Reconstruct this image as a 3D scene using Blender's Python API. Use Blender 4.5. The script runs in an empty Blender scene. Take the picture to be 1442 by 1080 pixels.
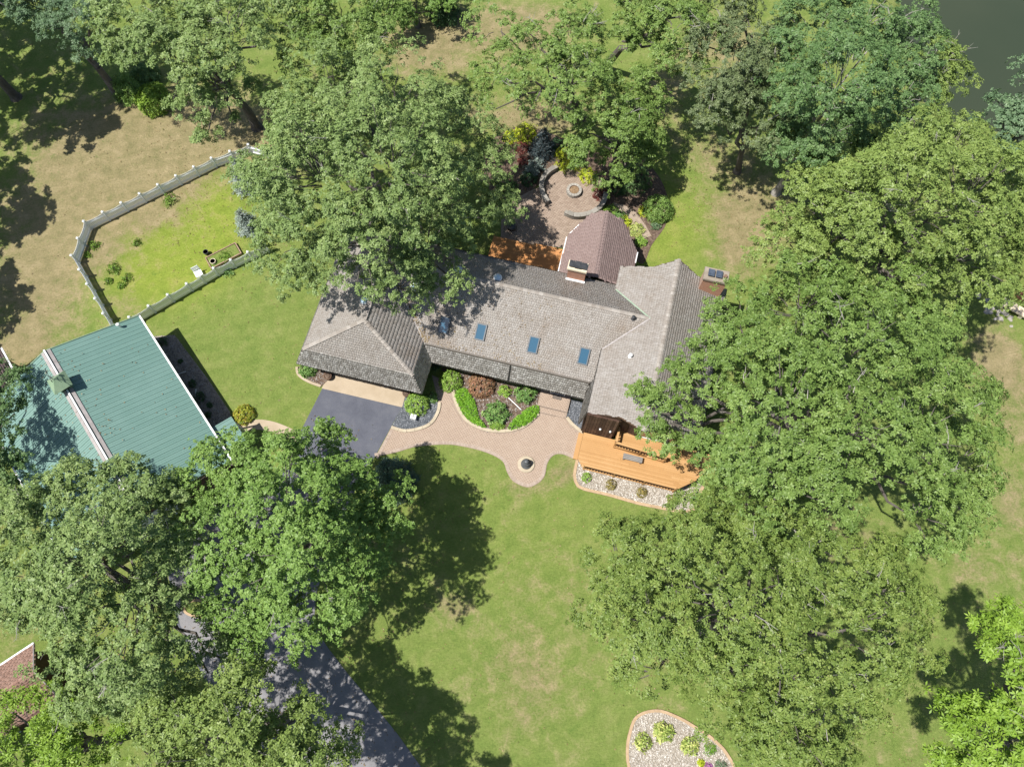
import bpy, bmesh, math, random
import numpy as np
from mathutils import Vector, Matrix
from mathutils.geometry import tessellate_polygon

# ------------------------------------------------------------------ camera, world, sun, exposure
scene = bpy.context.scene
col = scene.collection
CAM_H, FPX, CX, CY = 50.0, 1018.0, 721.0, 540.0
TH = math.atan((900 - 540) / FPX)
SUN_EL, SHADOW_AZ = math.radians(64.5), math.radians(13.0)      # shadows fall toward +x, slightly +y

cam_d = bpy.data.cameras.new('camera')
cam = bpy.data.objects.new('camera', cam_d); col.objects.link(cam)
cam.location = (0, 0, CAM_H); cam.rotation_euler = (TH, 0, 0)
cam_d.sensor_fit = 'HORIZONTAL'; cam_d.sensor_width = 36.0; cam_d.lens = FPX / 1442 * 36.0
cam_d.clip_end = 5000; cam_d.clip_start = 0.5
scene.camera = cam

world = bpy.data.worlds.new('World'); scene.world = world; world.use_nodes = True
wn = world.node_tree.nodes; wl = world.node_tree.links
sky = wn.new('ShaderNodeTexSky'); sky.sky_type = 'NISHITA'; sky.sun_disc = False
sky.sun_elevation = SUN_EL
sdir = Vector((-math.cos(SUN_EL) * math.cos(SHADOW_AZ), -math.cos(SUN_EL) * math.sin(SHADOW_AZ), math.sin(SUN_EL)))
sky.sun_rotation = math.atan2(sdir.x, sdir.y)
wl.new(sky.outputs[0], wn['Background'].inputs['Color'])
wn['Background'].inputs['Strength'].default_value = 0.085

sun_d = bpy.data.lights.new('sun', 'SUN'); sun_d.energy = 4.9; sun_d.angle = math.radians(0.53); sun_d.color = (1.0, 0.965, 0.905)
sun = bpy.data.objects.new('sun', sun_d); col.objects.link(sun)
sun.rotation_euler = sdir.to_track_quat('Z', 'Y').to_euler(); sun.location = (-40, -10, 80)

vs = scene.view_settings
vs.view_transform = 'Standard'; vs.look = 'None'; vs.gamma = 1.0; vs.exposure = 0.52
try: vs.use_curve_mapping = False
except Exception: pass

# ------------------------------------------------------------------ helpers
def P(px, py, z=0.0):
    """photo pixel -> point on the horizontal plane at height z"""
    a = (px - CX) / FPX; b = (py - CY) / FPX
    dx = a; dy = math.sin(TH) - b * math.cos(TH); dz = -math.cos(TH) - b * math.sin(TH)
    t = (CAM_H - z) / -dz
    return Vector((dx * t, dy * t, z))
def RPX(py, r, z=0.0):
    b = (py - CY) / FPX
    return r * (CAM_H - z) / (math.cos(TH) + b * math.sin(TH)) / FPX

AL = math.radians(-14.2)
HU = Vector((math.cos(AL), math.sin(AL), 0)); HV = Vector((-math.sin(AL), math.cos(AL), 0))
HO = P(418, 512, 2.4); HO.z = 0
def hw(u, v, z=0.0): return HO + HU * u + HV * v + Vector((0, 0, z))
def to_h(p): d = p - HO; return (d.dot(HU), d.dot(HV))

def tag(o, label=None, cat=None, group=None, kind=None):
    if label: o['label'] = label
    if cat: o['category'] = cat
    if group: o['group'] = group
    if kind: o['kind'] = kind
    return o
def thing(name, label, cat, loc=(0, 0, 0), rz=0.0, group=None):
    o = bpy.data.objects.new(name, None); col.objects.link(o)
    o.location = loc; o.rotation_euler = (0, 0, rz); o.empty_display_size = 0.3
    return tag(o, label, cat, group)

class MB:
    def __init__(s): s.v = []; s.f = []; s.var = []
    def add(s, vs_, fs, var=None):
        n = len(s.v); s.v += [tuple(x) for x in vs_]
        if var is None: var = random.random()
        for f in fs: s.f.append(tuple(i + n for i in f)); s.var.append(var)
    def box(s, x0, x1, y0, y1, z0, z1, M=None, var=None):
        vv = [Vector(p) for p in ((x0,y0,z0),(x1,y0,z0),(x1,y1,z0),(x0,y1,z0),(x0,y0,z1),(x1,y0,z1),(x1,y1,z1),(x0,y1,z1))]
        if M is not None: vv = [M @ p for p in vv]
        s.add(vv, [(0,3,2,1),(4,5,6,7),(0,1,5,4),(1,2,6,5),(2,3,7,6),(3,0,4,7)], var)
    def bar(s, a, b, w, h, up=Vector((0,0,1)), var=None):
        a = Vector(a); b = Vector(b); d = (b - a); L = d.length
        if L < 1e-6: return
        d /= L; sd = d.cross(up)
        if sd.length < 1e-4: sd = d.cross(Vector((1,0,0)))
        sd.normalize(); un = sd.cross(d)
        vv = []
        for p in (a, b):
            for (i, j) in ((-1,-1),(1,-1),(1,1),(-1,1)): vv.append(p + sd * (w/2*i) + un * (h/2*j))
        s.add(vv, [(3,2,1,0),(4,5,6,7),(0,1,5,4),(1,2,6,5),(2,3,7,6),(3,0,4,7)], var)
    def tube(s, pts, radii, n=6, cap=True, var=None):
        rings = []; pts = [Vector(p) for p in pts]; vv = []; fs = []
        ref = Vector((0.31, 0.87, 0.38))
        for i, p in enumerate(pts):
            d = (pts[min(i+1, len(pts)-1)] - pts[max(i-1, 0)]).normalized()
            a = d.cross(ref)
            if a.length < 1e-3: a = d.cross(Vector((1,0,0)))
            a.normalize(); b = d.cross(a)
            for k in range(n):
                t = 2*math.pi*k/n
                vv.append(p + (a*math.cos(t) + b*math.sin(t)) * radii[i])
        for i in range(len(pts)-1):
            for k in range(n):
                fs.append((i*n+k, i*n+(k+1)%n, (i+1)*n+(k+1)%n, (i+1)*n+k))
        if cap:
            fs.append(tuple(range(n-1, -1, -1))); fs.append(tuple((len(pts)-1)*n+k for k in range(n)))
        s.add(vv, fs, var)
    def lathe(s, prof, c=(0,0,0), n=20, var=None):
        vv = []; fs = []
        for (r, z) in prof:
            for k in range(n):
                t = 2*math.pi*k/n; vv.append((c[0]+r*math.cos(t), c[1]+r*math.sin(t), c[2]+z))
        for i in range(len(prof)-1):
            for k in range(n): fs.append((i*n+k, i*n+(k+1)%n, (i+1)*n+(k+1)%n, (i+1)*n+k))
        fs.append(tuple(range(n-1,-1,-1))); fs.append(tuple((len(prof)-1)*n+k for k in range(n)))
        s.add(vv, fs, var)
    def prism(s, poly, z0, z1, var=None):
        """poly: list of (x,y), any orientation; top + sides"""
        poly = [Vector((p[0], p[1], 0)) for p in poly]
        A = sum(poly[i].x*poly[(i+1)%len(poly)].y - poly[(i+1)%len(poly)].x*poly[i].y for i in range(len(poly)))
        if A < 0: poly = poly[::-1]
        n = len(poly); tris = tessellate_polygon([poly])
        vv = [(p.x, p.y, z1) for p in poly] + [(p.x, p.y, z0) for p in poly]
        fs = []
        for t in tris:
            a, b, c = (poly[i] for i in t)
            if (b-a).cross(c-a).z < 0: t = (t[0], t[2], t[1])
            fs.append(tuple(t))
        for i in range(n):
            j = (i+1) % n; fs.append((i, n+i, n+j, j))
        s.add(vv, fs, var)
    def build(s, name, mat, parent=None, smooth=False, kind=None, loc=None):
        me = bpy.data.meshes.new(name)
        me.from_pydata([tuple(p) for p in s.v], [], s.f)
        at = me.attributes.new('var', 'FLOAT', 'FACE'); at.data.foreach_set('value', np.array(s.var, dtype=np.float32))
        if smooth: me.polygons.foreach_set('use_smooth', [True]*len(s.f))
        me.update()
        return link(name, me, mat, parent, kind, loc)
def link(name, me, mat, parent=None, kind=None, loc=None):
    if mat and not me.materials: me.materials.append(mat)
    o = bpy.data.objects.new(name, me); col.objects.link(o)
    if parent: o.parent = parent
    if loc is not None: o.location = loc
    if kind: o['kind'] = kind
    return o
def np_mesh(name, verts, faces4, var):
    me = bpy.data.meshes.new(name)
    nv, nf = len(verts), len(faces4); k = faces4.shape[1]
    me.vertices.add(nv); me.vertices.foreach_set('co', np.ascontiguousarray(verts, dtype=np.float32).ravel())
    me.loops.add(nf*k); me.loops.foreach_set('vertex_index', np.ascontiguousarray(faces4, dtype=np.int32).ravel())
    me.polygons.add(nf); me.polygons.foreach_set('loop_start', np.arange(0, nf*k, k, dtype=np.int32))
    me.update(calc_edges=True)
    at = me.attributes.new('var', 'FLOAT', 'FACE'); at.data.foreach_set('value', np.ascontiguousarray(var, dtype=np.float32))
    return me
def spline(pts, sub=6, closed=False):
    pts = [Vector((p[0], p[1], p[2] if len(p) > 2 else 0)) for p in pts]; n = len(pts); out = []
    rng_ = range(n) if closed else range(n-1)
    for i in rng_:
        p0 = pts[(i-1) % n] if (closed or i > 0) else pts[0]
        p1 = pts[i]; p2 = pts[(i+1) % n]
        p3 = pts[(i+2) % n] if (closed or i+2 < n) else pts[-1]
        for k in range(sub):
            t = k/sub
            out.append(0.5*((2*p1)+(-p0+p2)*t+(2*p0-5*p1+4*p2-p3)*t*t+(-p0+3*p1-3*p2+p3)*t**3))
    if not closed: out.append(pts[-1])
    return out
def pxpoly(pts, z=0.0): return [P(a, b, z) for a, b in pts]
def sweep(mb, path, w, z0, z1, closed=False, off=0.0, var=None):
    """rectangular kerb along a path; off shifts sideways (left positive)"""
    n = len(path); L = []; R = []
    for i in range(n):
        a = path[(i-1) % n] if (closed or i > 0) else path[0]
        b = path[(i+1) % n] if (closed or i < n-1) else path[-1]
        d = (b - a); d.z = 0; d.normalize(); nn = Vector((-d.y, d.x, 0))
        L.append(path[i] + nn*(off + w/2)); R.append(path[i] + nn*(off - w/2))
    vv = []; fs = []
    for i in range(n):
        vv += [(L[i].x, L[i].y, z0), (L[i].x, L[i].y, z1), (R[i].x, R[i].y, z1), (R[i].x, R[i].y, z0)]
    for i in range(n if closed else n-1):
        a = i*4; b = ((i+1) % n)*4
        fs += [(a, a+1, b+1, b), (a+1, a+2, b+2, b+1), (a+2, a+3, b+3, b+2)]
    if not closed: fs += [(0,3,2,1), ((n-1)*4, (n-1)*4+1, (n-1)*4+2, (n-1)*4+3)]
    mb.add(vv, fs, var)
def inside(poly, x, y):
    """vectorised point in polygon"""
    px = np.array([p[0] for p in poly]); py = np.array([p[1] for p in poly])
    x = np.asarray(x); y = np.asarray(y); r = np.zeros(x.shape, bool); j = len(px)-1
    for i in range(len(px)):
        c = ((py[i] > y) != (py[j] > y)) & (x < (px[j]-px[i])*(y-py[i])/(py[j]-py[i]+1e-12)+px[i])
        r ^= c; j = i
    return r

# ------------------------------------------------------------------ materials
def new_mat(name):
    m = bpy.data.materials.new(name); m.use_nodes = True
    nt = m.node_tree; b = nt.nodes['Principled BSDF']; return m, nt, b
def node(nt, t, **kw):
    n = nt.nodes.new(t)
    for k, v in kw.items():
        if k in n.inputs: n.inputs[k].default_value = v
        else: setattr(n, k, v)
    return n
def ramp(nt, fac, stops):
    r = nt.nodes.new('ShaderNodeValToRGB'); e = r.color_ramp.elements
    while len(e) < len(stops): e.new(0.5)
    for i, (p, c) in enumerate(stops): e[i].position = p; e[i].color = (*c, 1) if len(c) == 3 else c
    nt.links.new(fac, r.inputs[0]); return r.outputs[0]
def mixc(nt, fac, a, b, mode='MIX'):
    m = nt.nodes.new('ShaderNodeMix'); m.data_type = 'RGBA'; m.blend_type = mode
    for s, x in ((0, fac), (6, a), (7, b)):
        if hasattr(x, 'is_linked') or isinstance(x, bpy.types.NodeSocket): nt.links.new(x, m.inputs[s])
        else: m.inputs[s].default_value = x if s == 0 else ((*x, 1) if len(x) == 3 else x)
    return m.outputs[2]
def math_n(nt, op, a, b=None, clamp=False):
    m = nt.nodes.new('ShaderNodeMath'); m.operation = op; m.use_clamp = clamp
    for i, x in enumerate((a, b)):
        if x is None: continue
        if isinstance(x, bpy.types.NodeSocket): nt.links.new(x, m.inputs[i])
        else: m.inputs[i].default_value = x
    return m.outputs[0]
def noise(nt, scale, detail=4, rough=0.6, coord=None, dist=0.0):
    n = nt.nodes.new('ShaderNodeTexNoise'); n.inputs['Scale'].default_value = scale
    n.inputs['Detail'].default_value = detail; n.inputs['Roughness'].default_value = rough; n.inputs['Distortion'].default_value = dist
    if coord is not None: nt.links.new(coord, n.inputs['Vector'])
    return n.outputs['Fac']
def geo_pos(nt): return nt.nodes.new('ShaderNodeNewGeometry').outputs['Position']
def objc(nt): return nt.nodes.new('ShaderNodeTexCoord').outputs['Object']
def attr(nt, name): 
    a = nt.nodes.new('ShaderNodeAttribute'); a.attribute_name = name; return a
def bump(nt, b, h, strength, dist):
    n = nt.nodes.new('ShaderNodeBump'); n.inputs['Strength'].default_value = strength; n.inputs['Distance'].default_value = dist
    nt.links.new(h, n.inputs['Height']); nt.links.new(n.outputs[0], b.inputs['Normal'])

def var_mat(name, stops, rough=0.8, noise_scale=3.0, noise_amt=0.5, fine=25.0, bmp=0.3, bd=0.02, metal=0.0, spec=0.3, coord='obj', stains=()):
    """colour from the per-piece 'var' attribute and noise"""
    m, nt, b = new_mat(name)
    c = objc(nt) if coord == 'obj' else geo_pos(nt)
    v = attr(nt, 'var').outputs['Fac']
    n1 = noise(nt, noise_scale, 5, 0.65, c)
    f = math_n(nt, 'ADD', math_n(nt, 'MULTIPLY', v, 1-noise_amt), math_n(nt, 'MULTIPLY', math_n(nt, 'MULTIPLY_ADD', n1, 2.0, ), noise_amt))
    # MULTIPLY_ADD third input = -0.5
    for nd in nt.nodes:
        if nd.type == 'MATH' and nd.operation == 'MULTIPLY_ADD': nd.inputs[2].default_value = -0.5
    colr = ramp(nt, f, stops)
    for (sc, lo, hi, amt, sc_col) in stains:
        colr = mixc(nt, ramp(nt, noise(nt, sc, 6, .7, c, .8), [(lo,(0,0,0)),(hi,(amt,)*3)]), colr, sc_col)
    nt.links.new(colr, b.inputs['Base Color'])
    b.inputs['Roughness'].default_value = rough; b.inputs['Metallic'].default_value = metal
    b.inputs['Specular IOR Level'].default_value = spec
    if bmp: bump(nt, b, noise(nt, fine, 5, 0.7, c), bmp, bd)
    return m

def leaf_mat(name, stops, trans=0.13, rough=0.48, spec=0.25, gain=1.0):
    m, nt, b = new_mat(name); stops = [(p, tuple(x*gain*1.23*w for x, w in zip(c, (.98, 1.0, .90)))) for p, c in stops]
    v = attr(nt, 'var').outputs['Fac']; c = ramp(nt, v, stops)
    nt.links.new(c, b.inputs['Base Color']); b.inputs['Roughness'].default_value = rough; b.inputs['Specular IOR Level'].default_value = spec
    t = nt.nodes.new('ShaderNodeBsdfTranslucent')
    tc = mixc(nt, 1.0, c, (1.25, 1.35, 0.55), 'MULTIPLY'); nt.links.new(tc, t.inputs['Color'])
    mx = nt.nodes.new('ShaderNodeMixShader'); mx.inputs[0].default_value = trans
    nt.links.new(b.outputs[0], mx.inputs[1]); nt.links.new(t.outputs[0], mx.inputs[2])
    nt.links.new(mx.outputs[0], nt.nodes['Material Output'].inputs[0]); return m

L = {
 'oak':    leaf_mat('oak_leaf',    [(0,(.056,.100,.022)),(.5,(.118,.180,.045)),(.85,(.185,.255,.076)),(1,(.250,.258,.098))]),
 'greyoak':leaf_mat('grey_oak_leaf',[(0,(.068,.108,.034)),(.5,(.145,.205,.070)),(1,(.260,.315,.130))]),
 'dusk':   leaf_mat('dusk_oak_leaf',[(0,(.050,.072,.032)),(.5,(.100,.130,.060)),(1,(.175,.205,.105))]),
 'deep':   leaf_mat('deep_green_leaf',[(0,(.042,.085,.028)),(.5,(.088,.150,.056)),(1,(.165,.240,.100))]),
 'maple':  leaf_mat('maple_leaf',  [(0,(.062,.115,.024)),(.5,(.130,.210,.050)),(1,(.222,.315,.092))]),
 'walnut': leaf_mat('walnut_leaf', [(0,(.054,.088,.020)),(.4,(.112,.162,.038)),(.8,(.178,.226,.060)),(.95,(.225,.228,.075)),(1,(.245,.185,.080))]),
 'yellow': leaf_mat('yellow_oak_leaf',[(0,(.072,.112,.026)),(.5,(.150,.205,.055)),(1,(.245,.300,.095))]),
 'lime':   leaf_mat('lime_leaf',   [(0,(.072,.132,.012)),(.5,(.150,.238,.030)),(1,(.245,.338,.062))]),
 'blueg':  leaf_mat('blue_green_leaf',[(0,(.045,.085,.046)),(.5,(.100,.160,.088)),(1,(.190,.260,.150))]),
 'spruce': leaf_mat('spruce_needle',[(0,(.016,.036,.026)),(.6,(.032,.060,.044)),(1,(.060,.090,.066))], .08, gain=1.4),
 'bluespruce': leaf_mat('blue_spruce_needle',[(0,(.055,.075,.075)),(.6,(.115,.140,.135)),(1,(.200,.225,.215))], .08, gain=1.7),
 'navyspruce': leaf_mat('navy_spruce_needle',[(0,(.018,.026,.034)),(.6,(.036,.052,.064)),(1,(.070,.092,.105))], .08),
 'shrub':  leaf_mat('shrub_leaf',  [(0,(.055,.100,.016)),(.6,(.120,.190,.035)),(1,(.190,.240,.060))], gain=1.75),
 'rhodo':  leaf_mat('rhododendron_leaf',[(0,(.030,.062,.018)),(.6,(.070,.125,.035)),(1,(.150,.190,.075))], gain=2.0),
 'red':    leaf_mat('barberry_leaf',[(0,(.070,.055,.028)),(.5,(.150,.085,.052)),(.8,(.190,.080,.060)),(1,(.160,.150,.060))], gain=1.8),
 'maroon': leaf_mat('maroon_leaf', [(0,(.045,.014,.014)),(.6,(.100,.028,.026)),(1,(.170,.055,.045))], gain=1.4),
 'gold':   leaf_mat('gold_leaf',   [(0,(.130,.170,.012)),(.5,(.270,.310,.020)),(1,(.420,.430,.050))], gain=1.25),
 'goldred':leaf_mat('gold_red_leaf',[(0,(.110,.150,.015)),(.6,(.240,.240,.030)),(1,(.300,.150,.060))], gain=1.3),
 'bronze': leaf_mat('bronze_leaf', [(0,(.075,.070,.018)),(.6,(.160,.130,.040)),(1,(.230,.165,.070))], gain=1.5),
 'hosta':  leaf_mat('hosta_leaf',  [(0,(.130,.200,.040)),(.5,(.300,.350,.100)),(1,(.560,.540,.230))]),
 'ground': leaf_mat('groundcover_leaf',[(0,(.050,.115,.010)),(.6,(.095,.200,.016)),(1,(.160,.260,.030))], gain=1.5),
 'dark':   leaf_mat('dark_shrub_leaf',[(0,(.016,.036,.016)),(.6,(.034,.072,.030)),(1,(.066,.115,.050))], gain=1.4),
 'purple': leaf_mat('purple_flower',[(0,(.200,.060,.200)),(1,(.450,.200,.450))]),
 'weed':   leaf_mat('garden_weed_leaf',[(0,(.045,.085,.012)),(.6,(.090,.150,.022)),(1,(.150,.210,.045))], gain=1.4),
}
BARK = var_mat('bark', [(0,(.060,.050,.042)),(.6,(.130,.114,.100)),(1,(.260,.238,.212))], .95, 2.0, .7, 9.0, .8, .05, coord='geo')
BARK_PALE = var_mat('pale_bark', [(0,(.220,.200,.175)),(1,(.420,.395,.360))], .95, 2.0, .7, 9.0, .8, .05, coord='geo')

def ground_material():
    m, nt, b = new_mat('lawn'); c = geo_pos(nt)
    dry = attr(nt, 'dry').outputs['Fac']; lime = attr(nt, 'lime').outputs['Fac']
    big = noise(nt, .16, 5, .62, c, .6); mid = noise(nt, .9, 5, .65, c, .4); fine = noise(nt, 6.5, 4, .7, c); tiny = noise(nt, 28, 3, .7, c)
    grass = ramp(nt, mid, [(.25,(.128,.190,.042)),(.5,(.174,.226,.058)),(.75,(.236,.262,.088))])
    limec = ramp(nt, mid, [(.25,(.165,.225,.034)),(.5,(.222,.280,.046)),(.75,(.290,.300,.072))])
    dryc = ramp(nt, mid, [(.25,(.185,.172,.080)),(.5,(.262,.222,.116)),(.75,(.350,.285,.165))])
    g = mixc(nt, lime, grass, limec)
    f = math_n(nt, 'ADD', dry, math_n(nt, 'MULTIPLY', math_n(nt, 'SUBTRACT', big, .5), 1.15))
    f = math_n(nt, 'ADD', f, math_n(nt, 'MULTIPLY', math_n(nt, 'SUBTRACT', mid, .5), 1.1))
    f = math_n(nt, 'ADD', f, math_n(nt, 'MULTIPLY', math_n(nt, 'SUBTRACT', fine, .5), .8))
    fr = nt.nodes.new('ShaderNodeMapRange'); fr.interpolation_type = 'SMOOTHSTEP'
    fr.inputs['From Min'].default_value = .22; fr.inputs['From Max'].default_value = .85
    nt.links.new(f, fr.inputs['Value'])
    g = mixc(nt, fr.outputs[0], g, dryc)
    wv = nt.nodes.new('ShaderNodeTexWave'); wv.inputs['Scale'].default_value = .33; wv.inputs['Distortion'].default_value = 2.2; wv.inputs['Detail'].default_value = 3; wv.inputs['Detail Scale'].default_value = .6
    mp = nt.nodes.new('ShaderNodeMapping'); mp.inputs['Rotation'].default_value = (0, 0, 1.25); nt.links.new(c, mp.inputs[0]); nt.links.new(mp.outputs[0], wv.inputs['Vector'])
    g = mixc(nt, 1.0, g, ramp(nt, wv.outputs['Fac'], [(.2,(.972,.976,.97)),(.8,(1.022,1.02,1.022))]), 'MULTIPLY')
    vo = noise(nt, 2.3, 3, .75, c, 1.2)
    g = mixc(nt, ramp(nt, vo, [(.60,(0,0,0)),(.72,(.55,.55,.55))]), g, (.085,.165,.030))
    st = nt.nodes.new('ShaderNodeMapping'); st.inputs['Scale'].default_value = (3.0, 14.0, 1); st.inputs['Rotation'].default_value = (0, 0, .5); nt.links.new(c, st.inputs[0])
    g = mixc(nt, 1.0, g, ramp(nt, noise(nt, 1.0, 4, .7, st.outputs[0]), [(.3,(.86,.87,.86)),(.7,(1.14,1.12,1.10))]), 'MULTIPLY')
    fv = ramp(nt, math_n(nt, 'ADD', math_n(nt, 'MULTIPLY', fine, .5), math_n(nt, 'MULTIPLY', tiny, .5)), [(.3,(.62,.64,.60)),(.5,(1,1,1)),(.72,(1.32,1.28,1.3))])
    g = mixc(nt, 1.0, g, fv, 'MULTIPLY')
    nt.links.new(g, b.inputs['Base Color']); b.inputs['Roughness'].default_value = .95; b.inputs['Specular IOR Level'].default_value = .1
    h = math_n(nt, 'ADD', math_n(nt, 'MULTIPLY', fine, .6), math_n(nt, 'MULTIPLY', tiny, .7))
    bump(nt, b, h, .9, .10); return m
M_GROUND = ground_material()

def flat_mat(name, stops, scale=1.2, rough=.85, fine=30, bmp=.3, bd=.02, spec=.25, speck=0.0):
    m, nt, b = new_mat(name); c = geo_pos(nt)
    cc = ramp(nt, noise(nt, scale, 6, .65, c, .3), stops)
    if speck:
        sp = ramp(nt, noise(nt, fine, 3, .8, c), [(.3,(1-speck,)*3),(.7,(1+speck,)*3)]); cc = mixc(nt, 1.0, cc, sp, 'MULTIPLY')
    nt.links.new(cc, b.inputs['Base Color']); b.inputs['Roughness'].default_value = rough; b.inputs['Specular IOR Level'].default_value = spec
    if bmp: bump(nt, b, noise(nt, fine, 5, .7, c), bmp, bd)
    return m
M_ASPHALT = flat_mat('asphalt', [(.22,(.066,.070,.090)),(.5,(.092,.097,.119)),(.68,(.112,.116,.136)),(.8,(.150,.150,.165))], .8, .8, 35, .35, .01, speck=.25)
M_CONC = flat_mat('concrete', [(.25,(.33,.262,.180)),(.55,(.40,.325,.235)),(.8,(.45,.38,.29))], .8, .9, 30, .2, .01, speck=.12)
M_KERB = flat_mat('kerb_stone', [(.25,(.34,.285,.205)),(.55,(.44,.375,.275)),(.8,(.50,.44,.34))], 2.0, .9, 30, .3, .01, speck=.15)
M_ORANGE_KERB = flat_mat('tan_kerb', [(.25,(.33,.23,.14)),(.55,(.42,.30,.185)),(.8,(.48,.37,.25))], 2.0, .9, 30, .3, .01, speck=.15)
M_MULCH = flat_mat('mulch', [(.25,(.060,.040,.030)),(.5,(.130,.090,.066)),(.75,(.250,.190,.145))], 5.0, .95, 22, .9, .06, speck=.4)
M_SOIL = flat_mat('pea_gravel_soil', [(.25,(.220,.190,.150)),(.55,(.320,.280,.230)),(.8,(.400,.360,.300))], 3.0, .95, 22, .7, .04, speck=.3)
M_DKSOIL = flat_mat('dark_gravel_base', [(.25,(.060,.066,.076)),(.55,(.110,.118,.130)),(.8,(.180,.188,.200))], 3.0, .95, 22, .7, .04, speck=.4)
M_STONES = var_mat('river_stones', [(0,(.220,.185,.145)),(.4,(.380,.335,.280)),(.75,(.520,.480,.420)),(1,(.660,.630,.590))], .8, 3, .15, coord='geo', bmp=0)
M_DKSTONES = var_mat('slate_gravel', [(0,(.050,.058,.070)),(.5,(.130,.142,.160)),(.85,(.240,.250,.270)),(1,(.420,.430,.440))], .7, 3, .15, coord='geo', bmp=0)
M_BRSTONES = var_mat('brown_gravel', [(0,(.150,.128,.110)),(.5,(.270,.240,.215)),(1,(.430,.400,.370))], .85, 3, .15, coord='geo', bmp=0)
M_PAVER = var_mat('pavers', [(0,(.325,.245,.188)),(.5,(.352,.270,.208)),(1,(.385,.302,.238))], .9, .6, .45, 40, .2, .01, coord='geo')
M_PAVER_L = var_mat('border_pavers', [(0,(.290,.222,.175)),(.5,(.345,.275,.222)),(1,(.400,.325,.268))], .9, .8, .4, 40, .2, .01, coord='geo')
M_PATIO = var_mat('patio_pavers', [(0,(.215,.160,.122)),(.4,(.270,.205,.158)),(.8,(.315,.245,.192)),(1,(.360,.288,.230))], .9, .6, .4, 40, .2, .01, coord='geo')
M_JOINT = flat_mat('paver_joint', [(.3,(.265,.205,.162)),(.7,(.315,.252,.202))], 3, .95, 30, .2, .01)
M_SHAKE = var_mat('cedar_shakes', [(0,(.225,.196,.168)),(.3,(.275,.247,.220)),(.65,(.312,.286,.260)),(.92,(.350,.327,.304)),(1,(.440,.420,.398))], .95, .8, .5, 30, .5, .02, coord='geo', spec=.15, stains=((.30,.52,.72,.55,(.205,.150,.105)),(.55,.55,.75,.5,(.40,.385,.365)),(1.1,.60,.75,.6,(.105,.088,.070))))
M_SKIRT = var_mat('skirt_shakes', [(0,(.165,.150,.132)),(.3,(.265,.247,.224)),(.65,(.365,.346,.320)),(1,(.520,.505,.480))], .95, 1.3, .35, 30, .5, .02, coord='geo', spec=.15)
M_RIDGE = var_mat('ridge_shakes', [(0,(.220,.190,.162)),(.6,(.320,.290,.258)),(1,(.410,.380,.345))], .95, 1.5, .4, 30, .4, .02, coord='geo', spec=.15)
M_ROOFDECK = flat_mat('roof_underlay', [(.3,(.060,.050,.042)),(.7,(.110,.095,.080))], 3, .95, 20, .3, .02)
M_BROWN_SHINGLE = var_mat('brown_shingles', [(0,(.205,.148,.136)),(.5,(.228,.168,.155)),(1,(.255,.192,.178))], .95, .9, .4, 45, .4, .01, coord='geo', spec=.1)
M_RUST_SHINGLE = var_mat('rust_shingles', [(0,(.250,.150,.115)),(.5,(.310,.190,.148)),(1,(.360,.235,.190))], .95, .9, .4, 45, .4, .01, coord='geo', spec=.1)
M_BARNROOF = var_mat('green_metal_roof', [(0,(.118,.212,.184)),(.5,(.132,.232,.200)),(1,(.152,.256,.222))], .48, .35, .5, 2.0, .05, .02, coord='geo', spec=.45, stains=((.22,.50,.75,.35,(.20,.31,.28)),(.9,.62,.78,.35,(.085,.15,.125))))
M_CUPOLA = flat_mat('pale_green_metal', [(.3,(.180,.270,.170)),(.7,(.250,.340,.225))], 2, .5, 20, .05, .01, spec=.5)
M_WHITE = flat_mat('white_trim', [(.3,(.66,.66,.65)),(.7,(.80,.80,.79))], 2, .55, 20, .05, .005, spec=.4)
M_VINYL = flat_mat('white_vinyl', [(.3,(.84,.85,.86)),(.7,(.90,.91,.92))], 1.5, .45, 20, .03, .005, spec=.4)
M_GALV = flat_mat('weathered_ridge_metal', [(.3,(.230,.205,.195)),(.7,(.360,.330,.320))], 2.5, .6, 20, .1, .01, spec=.5)
M_DARKMETAL = flat_mat('dark_metal', [(.3,(.020,.021,.024)),(.7,(.050,.052,.056))], 3, .45, 20, .1, .01, spec=.5)
M_BRONZE = flat_mat('dark_bronze', [(.3,(.050,.056,.060)),(.7,(.110,.115,.118))], 4, .5, 20, .2, .01, spec=.5)
M_BLUEFLUE = flat_mat('flue_cap', [(.3,(.040,.055,.085)),(.7,(.085,.105,.140))], 3, .4, 20, .1, .01, spec=.5)
M_BROWNWOOD = var_mat('dark_brown_boards', [(0,(.028,.014,.010)),(.5,(.080,.044,.030)),(1,(.190,.115,.080))], .8, 2.5, .5, 14, .4, .02, coord='geo')
M_DECK = var_mat('orange_deck', [(0,(.355,.192,.070)),(.5,(.425,.240,.095)),(1,(.480,.290,.130))], .6, .7, .45, 20, .2, .01, coord='geo')
M_DECK_B = var_mat('back_deck', [(0,(.380,.160,.052)),(.5,(.450,.205,.072)),(1,(.520,.255,.100))], .65, .7, .45, 20, .2, .01, coord='geo')
M_GREYWOOD = var_mat('grey_wood', [(0,(.150,.140,.130)),(1,(.300,.285,.265))], .9, 3, .5, 20, .3, .01, coord='geo')
M_STONEWALL = var_mat('block_stone', [(0,(.150,.135,.115)),(.5,(.240,.220,.190)),(1,(.330,.310,.275))], .95, 2.5, .4, 20, .6, .03, coord='geo')
M_PALESTONE = flat_mat('pale_stone', [(.3,(.27,.25,.215)),(.7,(.38,.355,.315))], 3, .9, 25, .4, .02)
M_CREAM = flat_mat('cream_stone', [(.3,(.55,.47,.34)),(.7,(.66,.58,.44))], 2, .9, 25, .3, .01)
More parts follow.
